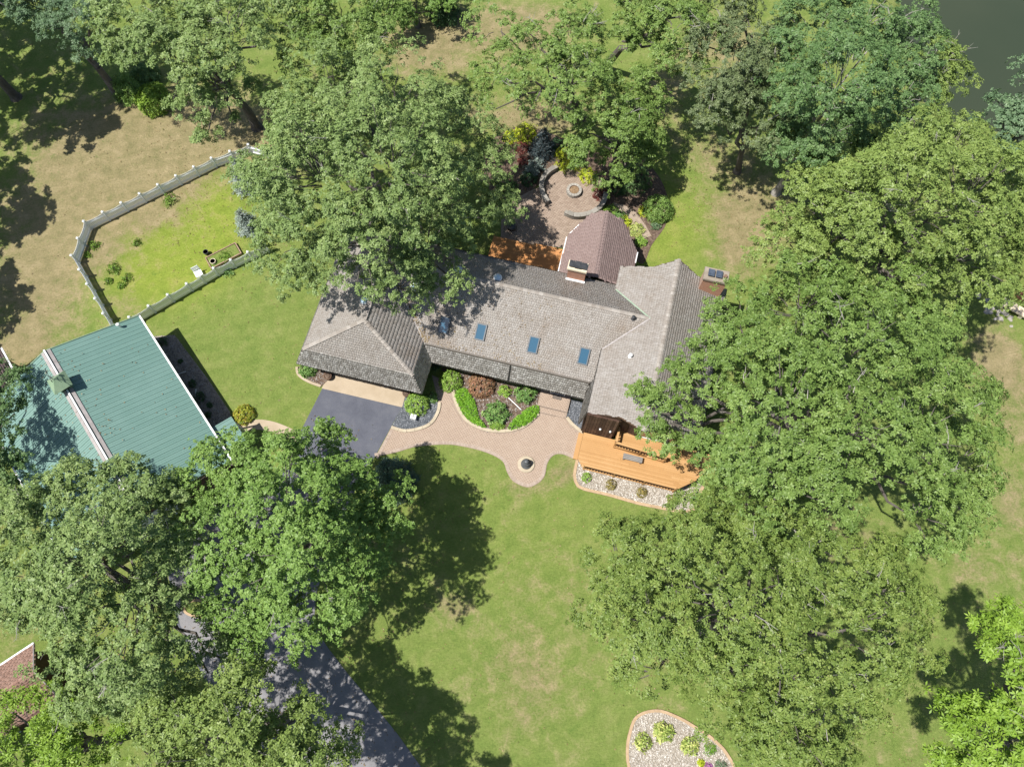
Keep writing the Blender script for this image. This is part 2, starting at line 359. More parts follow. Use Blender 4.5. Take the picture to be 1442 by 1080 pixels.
M_TERRA = flat_mat('terracotta', [(.3,(.16,.10,.07)),(.7,(.26,.17,.12))], 3, .9, 25, .3, .01)
M_BLACK = flat_mat('black_gutter', [(.3,(.012,.011,.010)),(.7,(.028,.026,.024))], 3, .6, 20, .1, .01)
M_STUCCO = flat_mat('tan_stucco', [(.3,(.240,.200,.150)),(.7,(.330,.285,.225))], 2, .95, 25, .4, .02)
M_ROPE = flat_mat('edging_hose', [(.3,(.40,.34,.26)),(.7,(.52,.46,.38))], 3, .8, 20, .1, .01)
def brick_mat():
    m, nt, b = new_mat('red_brick'); tc = nt.nodes.new('ShaderNodeTexCoord')
    mp = nt.nodes.new('ShaderNodeMapping'); nt.links.new(tc.outputs['Object'], mp.inputs[0]); mp.inputs['Rotation'].default_value = (math.pi/2, 0, 0)
    br = nt.nodes.new('ShaderNodeTexBrick'); nt.links.new(mp.outputs[0], br.inputs['Vector'])
    br.inputs['Color1'].default_value = (.46,.190,.105,1); br.inputs['Color2'].default_value = (.54,.260,.155,1); br.inputs['Mortar'].default_value = (.40,.34,.28,1)
    br.inputs['Scale'].default_value = 4.6; br.inputs['Mortar Size'].default_value = .02
    nt.links.new(br.outputs[0], b.inputs['Base Color']); b.inputs['Roughness'].default_value = .9
    bump(nt, b, br.outputs['Fac'], -.4, .02); return m
M_BRICK = brick_mat()
def glass_mat(name, c, rough=.08):
    m, nt, b = new_mat(name); b.inputs['Base Color'].default_value = (*c, 1); b.inputs['Roughness'].default_value = rough
    b.inputs['Specular IOR Level'].default_value = .8; b.inputs['Coat Weight'].default_value = .5; return m
M_GLASS = glass_mat('skylight_glass', (.034,.100,.160))
M_WINDOW = glass_mat('window_glass', (.020,.026,.032))
M_DOME = glass_mat('acrylic_dome', (.42,.56,.66), .2)
def water_mat():
    m, nt, b = new_mat('lake_water'); c = geo_pos(nt)
    nt.links.new(ramp(nt, noise(nt, .05, 3, .5, c), [(.3,(.034,.047,.028)),(.7,(.050,.060,.036))]), b.inputs['Base Color'])
    b.inputs['Roughness'].default_value = .12; b.inputs['IOR'].default_value = 1.33
    bump(nt, b, noise(nt, 2.2, 4, .6, c), .12, .05); return m
M_WATER = water_mat()

# ------------------------------------------------------------------ ground and lake
random.seed(5); rng = np.random.default_rng(11)
LAKE = [P(1255,-60), P(1275,40), P(1300,120), P(1345,160), P(1392,172), P(1470,196), P(1600,215)]
lake_poly = [(p.x, p.y) for p in LAKE] + [(900, 150), (900, 1200), (60, 1200), (40, 200)]
DRY = [  # px x, y, rx, ry, amount : bare / straw coloured turf
 (230,200,150,75,.95),(60,390,70,110,.75),(140,250,130,80,.6),(330,180,60,30,.7),(30,490,50,30,.5),(690,40,120,45,.75),(760,165,90,25,.8),(600,80,60,50,.6),
 (930,130,40,60,.5),(1060,290,60,50,.75),(1010,60,60,60,.5),(1000,215,60,30,.3),(1040,360,30,40,.5),(800,662,30,14,.75),(742,688,45,10,.45),(640,850,22,20,.55),(560,1060,30,20,.1),
 (760,880,60,90,.28),(700,940,70,60,.25),(830,850,40,90,.2),(1405,500,35,40,.7),(1410,570,50,80,.5),(1420,720,40,80,.3),(1190,750,60,30,.4),(1360,790,30,50,.35),(1250,1060,60,40,.3),(905,660,60,12,.0),
 (150,350,45,35,.32),(175,430,40,30,.3),(205,300,45,22,.3),(900,712,90,10,.3),(385,600,30,10,.3),(20,880,40,60,.25),(1030,300,200,80,.08),(890,690,0,0,0),(460,870,30,20,.4),(1230,930,60,60,.1)]
LIME = [(285,290,60,80,1),(240,360,80,60,1),(190,400,60,40,.45),(190,320,60,40,.25),(960,300,60,60,.45),(920,350,60,40,.55),(300,330,30,40,.9),(10,500,30,20,.6),(470,640,200,60,.12),(700,750,200,80,.12)]
FRESH = [(380,470,120,100,.3),(640,650,80,20,.25),(850,730,60,20,.45),(920,320,50,70,.3),(590,920,80,40,.25),(1400,620,40,60,.2)]
xs = np.concatenate([[-2000,-700,-250,-130], np.arange(-80, 81, 1.0), [130,250,700,2000]])
ys = np.concatenate([[-2000,-700,-250,-90], np.arange(-40, 101, 1.0), [150,300,700,2000]])
GX, GY = np.meshgrid(xs, ys)
gx, gy = GX.ravel(), GY.ravel()
gz = np.where(inside(lake_poly, gx, gy), -1.3, 0.0)
def blobs(lst, base):
    a = np.full(gx.shape, base, float)
    for (bx, by, rx, ry, am) in lst:
        if rx == 0 or am == 0: continue
        c = P(bx, by); ex = RPX(by, rx); ey = RPX(by, ry) * 1.2
        a = a + am * np.exp(-(((gx-c.x)/ex)**2 + ((gy-c.y)/ey)**2))
    return a
dry = np.clip(blobs(DRY, .16) - (blobs(FRESH, 0)), 0, 1.05)
dry = np.where(inside(lake_poly, gx, gy), 1.0, dry)
lime = np.clip(blobs(LIME, 0), 0, 1)
nx, ny = len(xs), len(ys)
ii = (np.arange(ny-1)[:, None]*nx + np.arange(nx-1)[None, :]).ravel()
me = np_mesh('ground', np.stack([gx, gy, gz], 1), np.stack([ii, ii+1, ii+nx+1, ii+nx], 1), np.zeros(len(ii)))
for nm, arr in (('dry', dry), ('lime', lime)):
    at = me.attributes.new(nm, 'FLOAT', 'POINT'); at.data.foreach_set('value', arr.astype(np.float32))
tag(link('ground', me, M_GROUND), kind='structure')
mb = MB(); mb.prism([(p[0], p[1]) for p in [(LAKE[0].x-8, LAKE[0].y)] + [(q.x-3, q.y-2.5) for q in LAKE[1:]] + lake_poly[len(LAKE):]], -.32, -.30)
tag(mb.build('lake', M_WATER), kind='structure')

# ------------------------------------------------------------------ driveway, apron, paths
def slab(name, poly, z0, z1, mat, kind='structure', parent=None):
    m_ = MB(); m_.prism([(p.x, p.y) for p in poly], z0, z1); o = m_.build(name, mat, parent)
    if kind: o['kind'] = kind
    return o
drive = [P(454,547),P(566,573.5),P(552,599),P(528,643),P(500,690),P(470,760),P(447,830),P(441,880),P(462,912),P(489,947),P(525,990),P(559,1032),P(592,1078),P(640,1150),P(700,1300),P(480,1300),P(420,1120),P(360,1040),P(290,960),P(250,880),P(235,800),P(265,740),P(320,705),P(385,680),P(404,650),P(415,624)]
slab('driveway', drive, -.1, .012, M_ASPHALT)
old = [P(486,705),P(470,760),P(447,830),P(441,880),P(462,912),P(489,947),P(525,990),P(559,1032),P(592,1078),P(640,1150),P(700,1300),P(482,1300),P(424,1120),P(362,1040),P(294,960),P(254,880),P(239,800),P(268,742),P(322,708),P(390,684)]
slab('lower_driveway', old, -.1, .017, flat_mat('old_asphalt', [(.25,(.150,.147,.152)),(.5,(.200,.195,.200)),(.8,(.260,.250,.252))], .7, .9, 35, .35, .01, speck=.25))
apron = [P(453,547),P(566.5,573.7),P(573,548),P(468,518)]
slab('garage_apron', apron, -.1, .03, M_CONC)
fp = spline([P(420,617),P(400,607),P(380,600),P(360,598),P(335,604),P(318,612)], 5)
mb = MB(); sweep(mb, fp, .75, -.05, .02); tag(mb.build('footpath', M_CONC), kind='structure')

def brick_field(name, poly, mat, parent, ang, bl=.2, bw=.1, gap=.008, z0=-.02, z1=.035, shrink=0.02, jitter=.004):
    """running-bond field of bevelled pavers, every paver real geometry, joined"""
    px = np.array([p.x for p in poly]); py = np.array([p.y for p in poly])
    c, s = math.cos(ang), math.sin(ang); cx0, cy0 = px.mean(), py.mean()
    R = max(np.hypot(px-cx0, py-cy0)) + .5
    rows = np.arange(-R, R, bw+gap); cols_ = np.arange(-R, R, bl+gap)
    U, V = np.meshgrid(cols_, rows); U = U + (np.arange(len(rows)) % 2)[:, None]*(bl+gap)/2
    U = U.ravel(); V = V.ravel(); ok = np.ones(len(U), bool)
    for (a, b_) in ((-1,-1),(1,-1),(1,1),(-1,1)):
        u = U + a*(bl/2+shrink); v = V + b_*(bw/2+shrink)
        ok &= inside([(p.x, p.y) for p in poly], cx0+u*c-v*s, cy0+u*s+v*c)
    U = U[ok]; V = V[ok]; n = len(U)
    zt = z1 + rng.uniform(-jitter, jitter, n)
    vv = []
    for (hx, hy, top) in ((-.5,-.5,0),(.5,-.5,0),(.5,.5,0),(-.5,.5,0),(-.46,-.42,1),(.46,-.42,1),(.46,.42,1),(-.46,.42,1)):
        u = U + hx*bl; v = V + hy*bw
        z = zt if top else zt-.012
        vv.append(np.stack([cx0+u*c-v*s, cy0+u*s+v*c, z], 1))
    vv = np.stack(vv, 1).reshape(-1, 3)
    q = np.array([(4,5,6,7),(0,1,5,4),(1,2,6,5),(2,3,7,6),(3,0,4,7)])
    F = (np.arange(n)[:, None, None]*8 + q[None]).reshape(-1, 4)
    return tag(link(name, np_mesh(name, vv, F, np.repeat(rng.random(n), 5)), mat, parent), kind='stuff')
def brick_course(name, path, mat, parent, bl=.1, bw=.22, z0=0.0, z1=.045, off=0.0, gap=.008):
    """a soldier course following a curve"""
    m_ = MB(); acc = 0.0
    for i in range(len(path)-1):
        a, b_ = path[i], path[i+1]; d = b_-a; Ls = d.length
        if Ls < 1e-6: continue
        d = d/Ls; nn = Vector((-d.y, d.x, 0)); t = acc
        while t < Ls:
            c = a + d*t + nn*off
            M = Matrix.Translation(c) @ Matrix.Rotation(math.atan2(d.y, d.x), 4, 'Z')
            h = z1 + random.uniform(-.003, .003)
            m_.box(-bl/2, bl/2, -bw/2, bw/2, z0, h, M); t += bl+gap
        acc = t - Ls
    return tag(m_.build(name, mat, parent), kind='stuff')

low_edge = spline(pxpoly([(529,643),(545,640),(562,636),(587,629),(627,626),(653,629),(684,637),(707,649),(714,665),(723,678),(742,686),(757,681),(767,670),(771,652),(780,641),(793,640),(811,648)]), 5)
bed_edge = spline(pxpoly([(797,589),(806,600),(820,611)]), 5)
up_edge = spline(pxpoly([(760,584),(742,600),(720,608),(693,609),(671,603),(651,589),(640,567),(636,552),(634,540)]), 5)
left_edge = spline(pxpoly([(608,528),(613,548),(617,567),(614,582),(604,596),(587,603),(569,605),(552,600)]), 5)
walk = low_edge + bed_edge[::-1] + [P(797,588), P(760,581)] + up_edge + left_edge
wk = slab('walkway', walk, -.1, .022, M_JOINT)
brick_field('paver', walk, M_PAVER, wk, AL+.02, z1=.038)
brick_course('border_paver', low_edge, M_PAVER_L, wk, off=.14, z0=.0, z1=.046)
brick_course('border_paver', spline(pxpoly([(529,643),(540,622),(551,601)]), 4), M_PAVER_L, wk, off=-.14, z0=0, z1=.046)
# porch landing and step
def hq(u0,u1,v0,v1): return [hw(u0,v0),hw(u1,v0),hw(u1,v1),hw(u0,v1)]
pa = to_h(P(760,552,.3)); pb = to_h(P(803,562,.3)); pc = to_h(P(797,580,.3)); pd = to_h(P(796,588,.15))
PU0, PU1 = pa[0]+.05, pb[0]+.02
porch = slab('porch_landing', hq(PU0, PU1, pc[1], 3.2), -.05, .26, M_JOINT)
brick_field('paver', hq(PU0, PU1, pc[1], 3.0), M_PAVER, porch, AL, z1=.275)
step = slab('porch_step', hq(PU0+.004, PU1-.004, pc[1]-.42, pc[1]-.004), -.05, .125, M_JOINT)
brick_field('paver', hq(PU0, PU1, pc[1]-.41, pc[1]-.01), M_PAVER, step, AL, z1=.14, shrink=.0)
mt = to_h(P(785,558,.3)); mb = MB(); 
M_MAT = flat_mat('door_mat', [(.3,(.120,.100,.085)),(.7,(.200,.170,.145))], 6, .95, 40, .5, .01)
dm = thing('door_mat', 'grey-brown rectangular mat on the brick porch landing', 'door mat', hw(mt[0], mt[1], .282), AL)
mb.box(-.3,.3,-.2,.2,0,.02); mb.build('mat_pile', M_MAT, dm)
mb = MB(); [mb.box(*b) for b in ((-.325,-.302,-.225,.225,0,.014),(.302,.325,-.225,.225,0,.014),(-.302,.302,-.225,-.202,0,.014),(-.302,.302,.202,.225,0,.014))]; mb.build('mat_border', M_BLACK, dm)

# kerbs
def kerb(name, path, mat, w=.2, z1=.12, closed=False, off=0.0):
    m_ = MB(); sweep(m_, path, w, -.05, z1, closed, off); return tag(m_.build(name, mat), kind='structure')
def kerb_stones(name, path, mat, w=.22, z1=.13, ln=.55, off=0.0, gap=.012):
    root = MB(); sweep(root, path, w-.03, -.05, z1-.02, False, off)
    o = tag(root.build(name, M_JOINT), kind='structure'); mesh = None; acc = 0; 
    pts = [path[0]]; 
    # resample by arc length so each stone is one piece
    seg = [0.0]
    for i in range(1, len(path)): seg.append(seg[-1] + (path[i]-path[i-1]).length)
    def at(s):
        s = min(max(s, 0), seg[-1]-1e-6); i = max(k for k in range(len(seg)) if seg[k] <= s)
        return path[i].lerp(path[i+1], (s-seg[i])/(seg[i+1]-seg[i]+1e-9))
    n = max(1, int(seg[-1]/ln))
    for k in range(n):
        s0 = seg[-1]*k/n + gap/2; s1 = seg[-1]*(k+1)/n - gap/2
        sub = [at(s0 + (s1-s0)*t/3) for t in range(4)]
        m_ = MB(); sweep(m_, sub, w, -.04, z1 + random.uniform(-.006, .006), False, off + random.uniform(-.008, .008)); m_.build('kerb_stone', mat, o)
    return o
kerb_stones('bed_kerb', up_edge, M_KERB, off=-.1)
kerb_stones('garage_bed_kerb', left_edge[10:], M_KERB, off=.1+.0)
kerb_stones('gravel_strip_kerb', bed_edge, M_KERB, off=.08)
kerb('bush_bed_kerb', spline(pxpoly([(452,544),(440,540),(428,534),(420,527),(418,517)]), 5), M_CONC, .18, .09)

# planting beds
def stones(name, poly, mat, parent, dens, size=(.03,.06), z=.03):
    px = np.array([p[0] for p in poly]); py = np.array([p[1] for p in poly])
    area = (px.max()-px.min())*(py.max()-py.min()); n = int(area*dens)
    x = rng.uniform(px.min(), px.max(), n); y = rng.uniform(py.min(), py.max(), n)
    ok = inside(poly, x, y); x = x[ok]; y = y[ok]; n = len(x)
    r = rng.uniform(size[0], size[1], n); a = rng.uniform(0, 6.28, n); e = rng.uniform(.6, 1, n)
    dirs = np.array([(1,0,0),(0,1,0),(-1,0,0),(0,-1,0),(0,0,1),(.7,.7,.45),(-.7,.7,.45),(-.7,-.7,.45),(.7,-.7,.45)])
    ca, sa = np.cos(a), np.sin(a)
    X = dirs[None,:,0]*r[:,None]; Y = dirs[None,:,1]*(r*e)[:,None]; Z = dirs[None,:,2]*(r*.7)[:,None]
    V = np.stack([x[:,None]+X*ca[:,None]-Y*sa[:,None], y[:,None]+X*sa[:,None]+Y*ca[:,None], z+Z], 2).reshape(-1,3)
    q = np.array([(0,5,4),(5,1,4),(1,6,4),(6,2,4),(2,7,4),(7,3,4),(3,8,4),(8,0,4),(0,1,5),(1,2,6),(2,3,7),(3,0,8)])
    F = (np.arange(n)[:,None,None]*9+q[None]).reshape(-1,3)
    return tag(link(name, np_mesh(name, V, F, np.repeat(rng.random(n), 12)), mat, parent), kind='stuff')
def xy(poly): return [(p.x, p.y) for p in poly]
front_bed = up_edge[:-1] + [P(622,520), hw(9.6,3.0), hw(PU0-.02,3.0), hw(PU0-.02,pc[1]-.1)]
fb = slab('front_planting_bed', front_bed, -.05, .05, M_MULCH)
stones('bark_chips', xy(front_bed), M_BRSTONES, fb, 45, (.03,.07), .055)
gar_bed = left_edge[10:] + [P(566,574), P(573,553), hw(9.3,.3), hw(9.4,1.0)]
gb = slab('garage_corner_bed', gar_bed, -.05, .03, M_DKSOIL); stones('slate_chips', xy(gar_bed), M_DKSTONES, gb, 160, (.03,.06), .035)
strip = [hw(PU1+.03,3.0), hw(20.55,3.0), hw(20.62,.7), P(819,606)] + bed_edge[::-1][2:] + [hw(PU1+.03,pc[1]-.3)]
gs = slab('gravel_strip', strip, -.05, .03, M_DKSOIL); stones('slate_chips', xy(strip), M_DKSTONES, gs, 160, (.03,.06), .035)
lb = [P(452,545)] + spline(pxpoly([(440,540),(428,534),(420,527),(419,517)]), 4) + [hw(0.3,.9), hw(2.2,.9)]
lbs = slab('garage_side_bed', lb, -.05, .04, M_MULCH); stones('bark_chips', xy(lb), M_BRSTONES, lbs, 60, (.03,.06), .045)
deck_out = spline(pxpoly([(813,647),(809,668),(811,680),(820,688),(857,697),(896,708),(935,716),(962,721),(976,718),(983,709),(984,697),(990,685)]), 5)
deck_bed = deck_out + [hw(29.2,-.8), hw(27.7,-1.7), hw(21.1,-1.7), hw(20.8,-1.0)]
db = slab('deck_gravel_bed', deck_bed, -.05, .04, M_SOIL); stones('river_stone', xy(deck_bed), M_STONES, db, 200, (.03,.065), .045)
kerb_stones('deck_bed_kerb', deck_out, M_ORANGE_KERB, .2, .1, 1.1)
isl = spline(pxpoly([(897,1008),(887,1030),(883,1055),(887,1085),(905,1115),(950,1130),(1010,1120),(1036,1092),(1023,1061),(1005,1041),(983,1026),(955,1010),(925,1000)]), 5, True)
ib = slab('island_gravel_bed', isl, -.05, .04, M_SOIL); stones('river_stone', xy(isl), M_STONES, ib, 200, (.03,.06), .045)
kerb_stones('island_bed_kerb', isl + [isl[0]], M_ORANGE_KERB, .18, .1, 1.1)
barn_bed = pxpoly([(216,474),(246,472),(290,530),(324,580),(328,600),(300,606)])
bb = slab('barn_side_bed', barn_bed, -.05, .03, M_SOIL); stones('brown_stone', xy(barn_bed), M_BRSTONES, bb, 130, (.03,.06), .035)
circ = spline(pxpoly([(262,850),(278,845),(296,850),(300,862),(280,868),(262,862)]), 5, True)
cb = slab('drive_island_bed', circ, -.05, .05, M_GROUND); kerb('drive_island_kerb', circ + [circ[0]], M_ORANGE_KERB, .15, .1)

# patio
pat = pxpoly([(722,283),(745,270),(764,262),(775,245),(800,238),(835,240),(852,262),(853,285),(842,300),(838,310),(815,330),(800,350),(757,346),(705,338),(706,310)])
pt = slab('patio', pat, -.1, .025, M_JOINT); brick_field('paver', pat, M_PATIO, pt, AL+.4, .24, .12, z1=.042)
gp = spline(pxpoly([(862,292),(885,300),(900,318),(910,335)]), 5)
mb = MB(); sweep(mb, gp, .9, -.05, .02); tag(mb.build('garden_path', flat_mat('gravel_path', [(.3,(.26,.20,.15)),(.7,(.36,.29,.23))], 4, .95, 25, .6, .03, speck=.3)), kind='structure')
garden = spline(pxpoly([(690,200),(730,178),(780,190),(840,215),(900,222),(935,262),(940,310),(918,345),(905,372),(888,355),(870,318),(850,300),(854,262),(800,236),(770,248),(750,268),(720,282),(690,270),(680,230)]), 4, True)
gd = slab('garden_bed', garden, -.05, .012, M_MULCH)

# ------------------------------------------------------------------ house
def plane_frame(pts):
    pts = [Vector(p) for p in pts]
    n = Vector((0,0,0))
    for i in range(len(pts)):
        n += (pts[i]-pts[0]).cross(pts[(i+1) % len(pts)]-pts[0])
    n.normalize()
    if n.z < 0: n = -n
    e = Vector((0,0,1)).cross(n); e.normalize(); s = n.cross(e)
    return pts, n, e, s
def roof_slab(parent, name, pts, mat, th=.1):
    pts, n, e, s = plane_frame(pts)
    m_ = MB(); k = len(pts)
    A = sum((pts[i].x*pts[(i+1)%k].y - pts[(i+1)%k].x*pts[i].y) for i in range(k))
    if A < 0: pts = pts[::-1]
    q = [((p-pts[0]).dot(e), (p-pts[0]).dot(s)) for p in pts]
    tris = tessellate_polygon([[Vector((a, b, 0)) for a, b in q]])
    vv = [p for p in pts] + [p - n*th for p in pts]; fs = []
    for t in tris:
        a, b, c = (pts[i] for i in t)
        if (b-a).cross(c-a).dot(n) < 0: t = (t[0], t[2], t[1])
        fs.append(tuple(t)); fs.append((t[2]+k, t[1]+k, t[0]+k))
    for i in range(k): j = (i+1) % k; fs.append((i, i+k, j+k, j))
    m_.add(vv, fs); return m_.build(name, mat, parent)
def shakes(parent, name, pts, mat, expo=.17, wr=(.08,.2), th=.012, ovl=.025, lift=.004):
    pts, n, e, s = plane_frame(pts); o = pts[0]
    q = [((p-o).dot(e), (p-o).dot(s)) for p in pts]
    x0, x1 = min(a for a,_ in q), max(a for a,_ in q); y0, y1 = min(b for _,b in q), max(b for _,b in q)
    X = []; Y = []; Wd = []; y = y0
    while y < y1:
        x = x0 - rng.uniform(0, .2)
        while x < x1:
            w = rng.uniform(*wr); X.append(x+w/2); Y.append(y); Wd.append(w-.012); x += w
        y += expo
    X, Y, Wd = np.array(X), np.array(Y), np.array(Wd)
    ok = inside(q, X, np.minimum(Y+expo*.5, y1-.01)); X, Y, Wd = X[ok], Y[ok], Wd[ok]; k = len(X)
    yb = Y - ovl + rng.uniform(-.018, .018, k); yt = Y + expo + .005
    t0 = th*rng.uniform(.7, 1.4, k); t1 = np.full(k, .004); tilt = rng.uniform(-.3, .3, k)*th
    E_, S_, N_, O_ = (np.array(v) for v in (e, s, n, o))
    def mk(x, y_, z): return O_ + x[:,None]*E_ + y_[:,None]*S_ + (z+lift)[:,None]*N_
    V = np.stack([mk(X-Wd/2, yb, t0+tilt), mk(X+Wd/2, yb, t0-tilt), mk(X+Wd/2, yt, t1), mk(X-Wd/2, yt, t1),
                  mk(X-Wd/2, yb, 0*t0), mk(X+Wd/2, yb, 0*t0)], 1).reshape(-1, 3)
    b = np.arange(k)[:,None]*6
    F = np.concatenate([b+np.array([[0,1,2,3]]), b+np.array([[4,5,1,0]]), b+np.array([[4,0,3,3]])[:, :4], b+np.array([[1,5,2,2]])], 0)
    F4 = np.concatenate([b+np.array([[0,1,2,3]]), b+np.array([[4,5,1,0]])], 0)
    F3 = np.concatenate([b+np.array([[4,0,3]]), b+np.array([[5,2,1]])], 0)
    v = rng.random(k)
    # quads as tris so one array serves
    T = np.concatenate([F4[:, [0,1,2]], F4[:, [0,2,3]], F3], 0)
    return tag(link(name, np_mesh(name, V, T, np.concatenate([v,v,v,v,v,v])), mat, parent), kind='stuff')
def roof_face(parent, pts, mat=None, under=None, **kw):
    r = roof_slab(parent, 'roof_plane', pts, under or M_ROOFDECK)
    shakes(r, 'roof_shakes', pts, mat or M_SHAKE, **kw); return r
def ridge_cap(parent, a, b, mat=M_RIDGE, w=.13, ln=.28, rise=.05, slope=.35):
    a, b = Vector(a), Vector(b); d = b-a; n = max(1, int(d.length/ln)); d.normalize()
    sd = d.cross(Vector((0,0,1))).normalized(); m_ = MB()
    for k in range(n):
        p = a.lerp(b, k/n); q_ = a.lerp(b, (k+1)/n) + d*.03; h0 = rise+random.uniform(-.005,.008); h1 = rise-.015
        vv = []
        for (pp, h) in ((p, h0+.02), (q_, h1)):
            vv += [pp - sd*w + Vector((0,0,h-w*slope)), pp + Vector((0,0,h)), pp + sd*w + Vector((0,0,h-w*slope))]
        vv += [pp + Vector((0,0,-.06)) for pp in (p - sd*w*.9, p + sd*w*.9)]
        m_.add(vv, [(0,1,4,3),(1,2,5,4),(6,7,2,1,0)])
    return m_.build('ridge_cap', mat, parent)

house = thing('house', 'long house with weathered grey cedar shake roof, skylights and brick chimneys', 'house', HO, AL)
ZB, ZR, ZL = 3.6, 5.4, 2.4           # break, ridge, lower edge
GX0, GX1, GV0, RU, RV, BV = .5, 8.5, .75, 4.55, 8.05, 10.62; ZE = 4.2; HE = GX0 + (RU-GX0)*(ZE-ZB)/(ZR-ZB)
RWU0, RWU1, RWR = 20.57, 28.12, 24.35; RWE = 4.43; RWZ = 5.8
VJ = RWU0 + (ZR-RWE)/((RWZ-RWE)/(RWR-RWU0))     # u where the main ridge meets the wing
vf = 3.3 + (RWE-ZB)/(ZR-ZB)*(RV-3.3)            # front valley foot on the wing eave
vb = BV - (RWE-ZE)/(ZR-ZE)*(BV-RV)
roof_face(house, [(GX0,GV0,ZB),(RU,3.2,ZR),(RU,RV,ZR),(HE,BV,ZE),(GX0,BV,ZB)])
roof_face(house, [(GX0,GV0,ZB),(GX1,GV0,ZB),(RU,3.2,ZR)])
roof_face(house, [(GX1,GV0,ZB),(GX1,3.3,ZB),(RU,RV,ZR),(RU,3.2,ZR)], expo=.24, th=.006)
MF = [(GX1,3.3,ZB),(RWU0-.02,3.3,ZB),(RWU0-.02,vf,RWE),(VJ,RV,ZR),(RU,RV,ZR)]
roof_face(house, MF)
roof_face(house, [(HE,BV,ZE),(RU,RV,ZR),(VJ,RV,ZR),(RWU0,vb,RWE),(RWU0,BV,ZE)])
ks = (RWZ-RWE)/(RWR-RWU0)
def rwz(u): return RWE + ks*((u-RWU0) if u <= RWR else (RWU1-u))
F0, F1, B0, B1 = .8, .05, 12.0, 12.75
roof_face(house, [(RWU0,F0,RWE),(22.7,F0,rwz(22.7)),(RWR,F1,RWZ),(RWR,B1,RWZ),(22.6,B0,rwz(22.6)),(RWU0,B0,RWE)], mat=M_SHAKE)
roof_face(house, [(RWR,F1,RWZ),(26.0,F0,rwz(26)),(RWU1,F0,RWE),(RWU1,B0,RWE),(26.1,B0,rwz(26.1)),(RWR,B1,RWZ)])
# steep skirts
def skirt(pts): return roof_face(house, pts, mat=M_SKIRT, expo=.19, wr=(.09,.2), th=.011)
skirt([(-.05,0,ZL),(9.2,0,ZL),(GX1,GV0-.02,ZB-.03),(GX0,GV0-.02,ZB-.03)])
skirt([(9.2,0,ZL),(9.2,2.5,ZL),(GX1+.02,3.28,ZB-.03),(GX1+.02,GV0,ZB-.03)])
skirt([(-.05,0,ZL),(GX0-.02,GV0,ZB-.03),(GX0-.02,BV,ZB-.03),(-.05,11.4,ZL)])
skirt([(9.22,2.42,ZL),(20.18,2.42,ZL),(20.3,3.22,ZB-.03),(GX1+.02,3.22,ZB-.03)])
skirt([(20.18,.55,ZL),(20.5,.85,RWE-.05),(20.5,3.3,RWE-.05),(20.18,3.3,ZL)])
skirt([(28.5,.55,ZL),(28.5,12.2,ZL),(28.16,12.0,RWE-.05),(28.16,.8,RWE-.05)])
skirt([(-.05,11.4,ZL),(HE-1.2,BV+.02,ZE-.03),(20.5,BV+.02,ZE-.03),(20.5,11.4,ZL)])
for a, b in [((GX0,GV0,ZB),(RU,3.2,ZR)),((GX1,GV0,ZB),(RU,3.2,ZR)),((RU,3.2,ZR),(RU,RV,ZR)),((HE,BV,ZE),(RU,RV,ZR)),((RU,RV,ZR),(VJ-.1,RV,ZR)),((RWR,F1,RWZ),(RWR,B1,RWZ))]:
    ridge_cap(house, a, b)
mb = MB(); mb.bar((RWU0+.03,vb,RWE+.03),(VJ,RV,ZR+.03),.1,.02); mb.build('valley_flashing', flat_mat('copper_valley',[(.3,(.22,.30,.22)),(.7,(.33,.40,.30))],3,.6), house)
mb = MB(); mb.bar((RWU0+.03,vf,RWE+.035),(VJ,RV,ZR+.035),.09,.02); mb.build('valley_flashing', M_GALV, house)
mb = MB(); mb.bar((GX1,3.34,ZB+.035),(RU,RV,ZR+.03),.09,.02); mb.build('valley_flashing', M_GALV, house)
# gutters and fascia, black lines under the skirts and along the breaks
mb = MB(); mb.bar((GX1+.15,3.2,ZB+.02),(20.3,3.2,ZB+.02),.10,.09); mb.build('gutter', var_mat('brown_gutter',[(0,(.10,.085,.07)),(1,(.15,.13,.11))],.6), house)
for a, b in [((0,.06,ZL-.03),(9.15,.06,ZL-.03)),((9.14,.1,ZL-.03),(9.14,2.4,ZL-.03)),((9.3,2.49,ZL-.03),(20.15,2.49,ZL-.03)),((RWU0-.03,.78,RWE-.05),(RWU0-.03,vf+.05,RWE-.05))]:
    mb = MB(); mb.bar(a, b, .07, .12); mb.build('fascia', M_BLACK, house)
mb = MB(); mb.bar((14.75,2.31,ZL+.02),(14.75,3.2,ZB+.0),.07,.07); mb.build('downspout', M_BLACK, house)
for v0, v1, uu in ((F0, F1, 0), (B0, B1, 1)):
    for (ua, va, ub, vb2) in ((RWU0, v0, 22.7-.1*uu, v0), (22.7-.1*uu, v0, RWR, v1), (RWR, v1, 26.0+.1*uu, v0), (26.0+.1*uu, v0, RWU1, v0)):
        mb = MB(); mb.bar((ua,va,rwz(ua)-.1),(ub,vb2,rwz(ub)-.1),.05,.18); mb.build('fascia', M_BROWNWOOD, house)
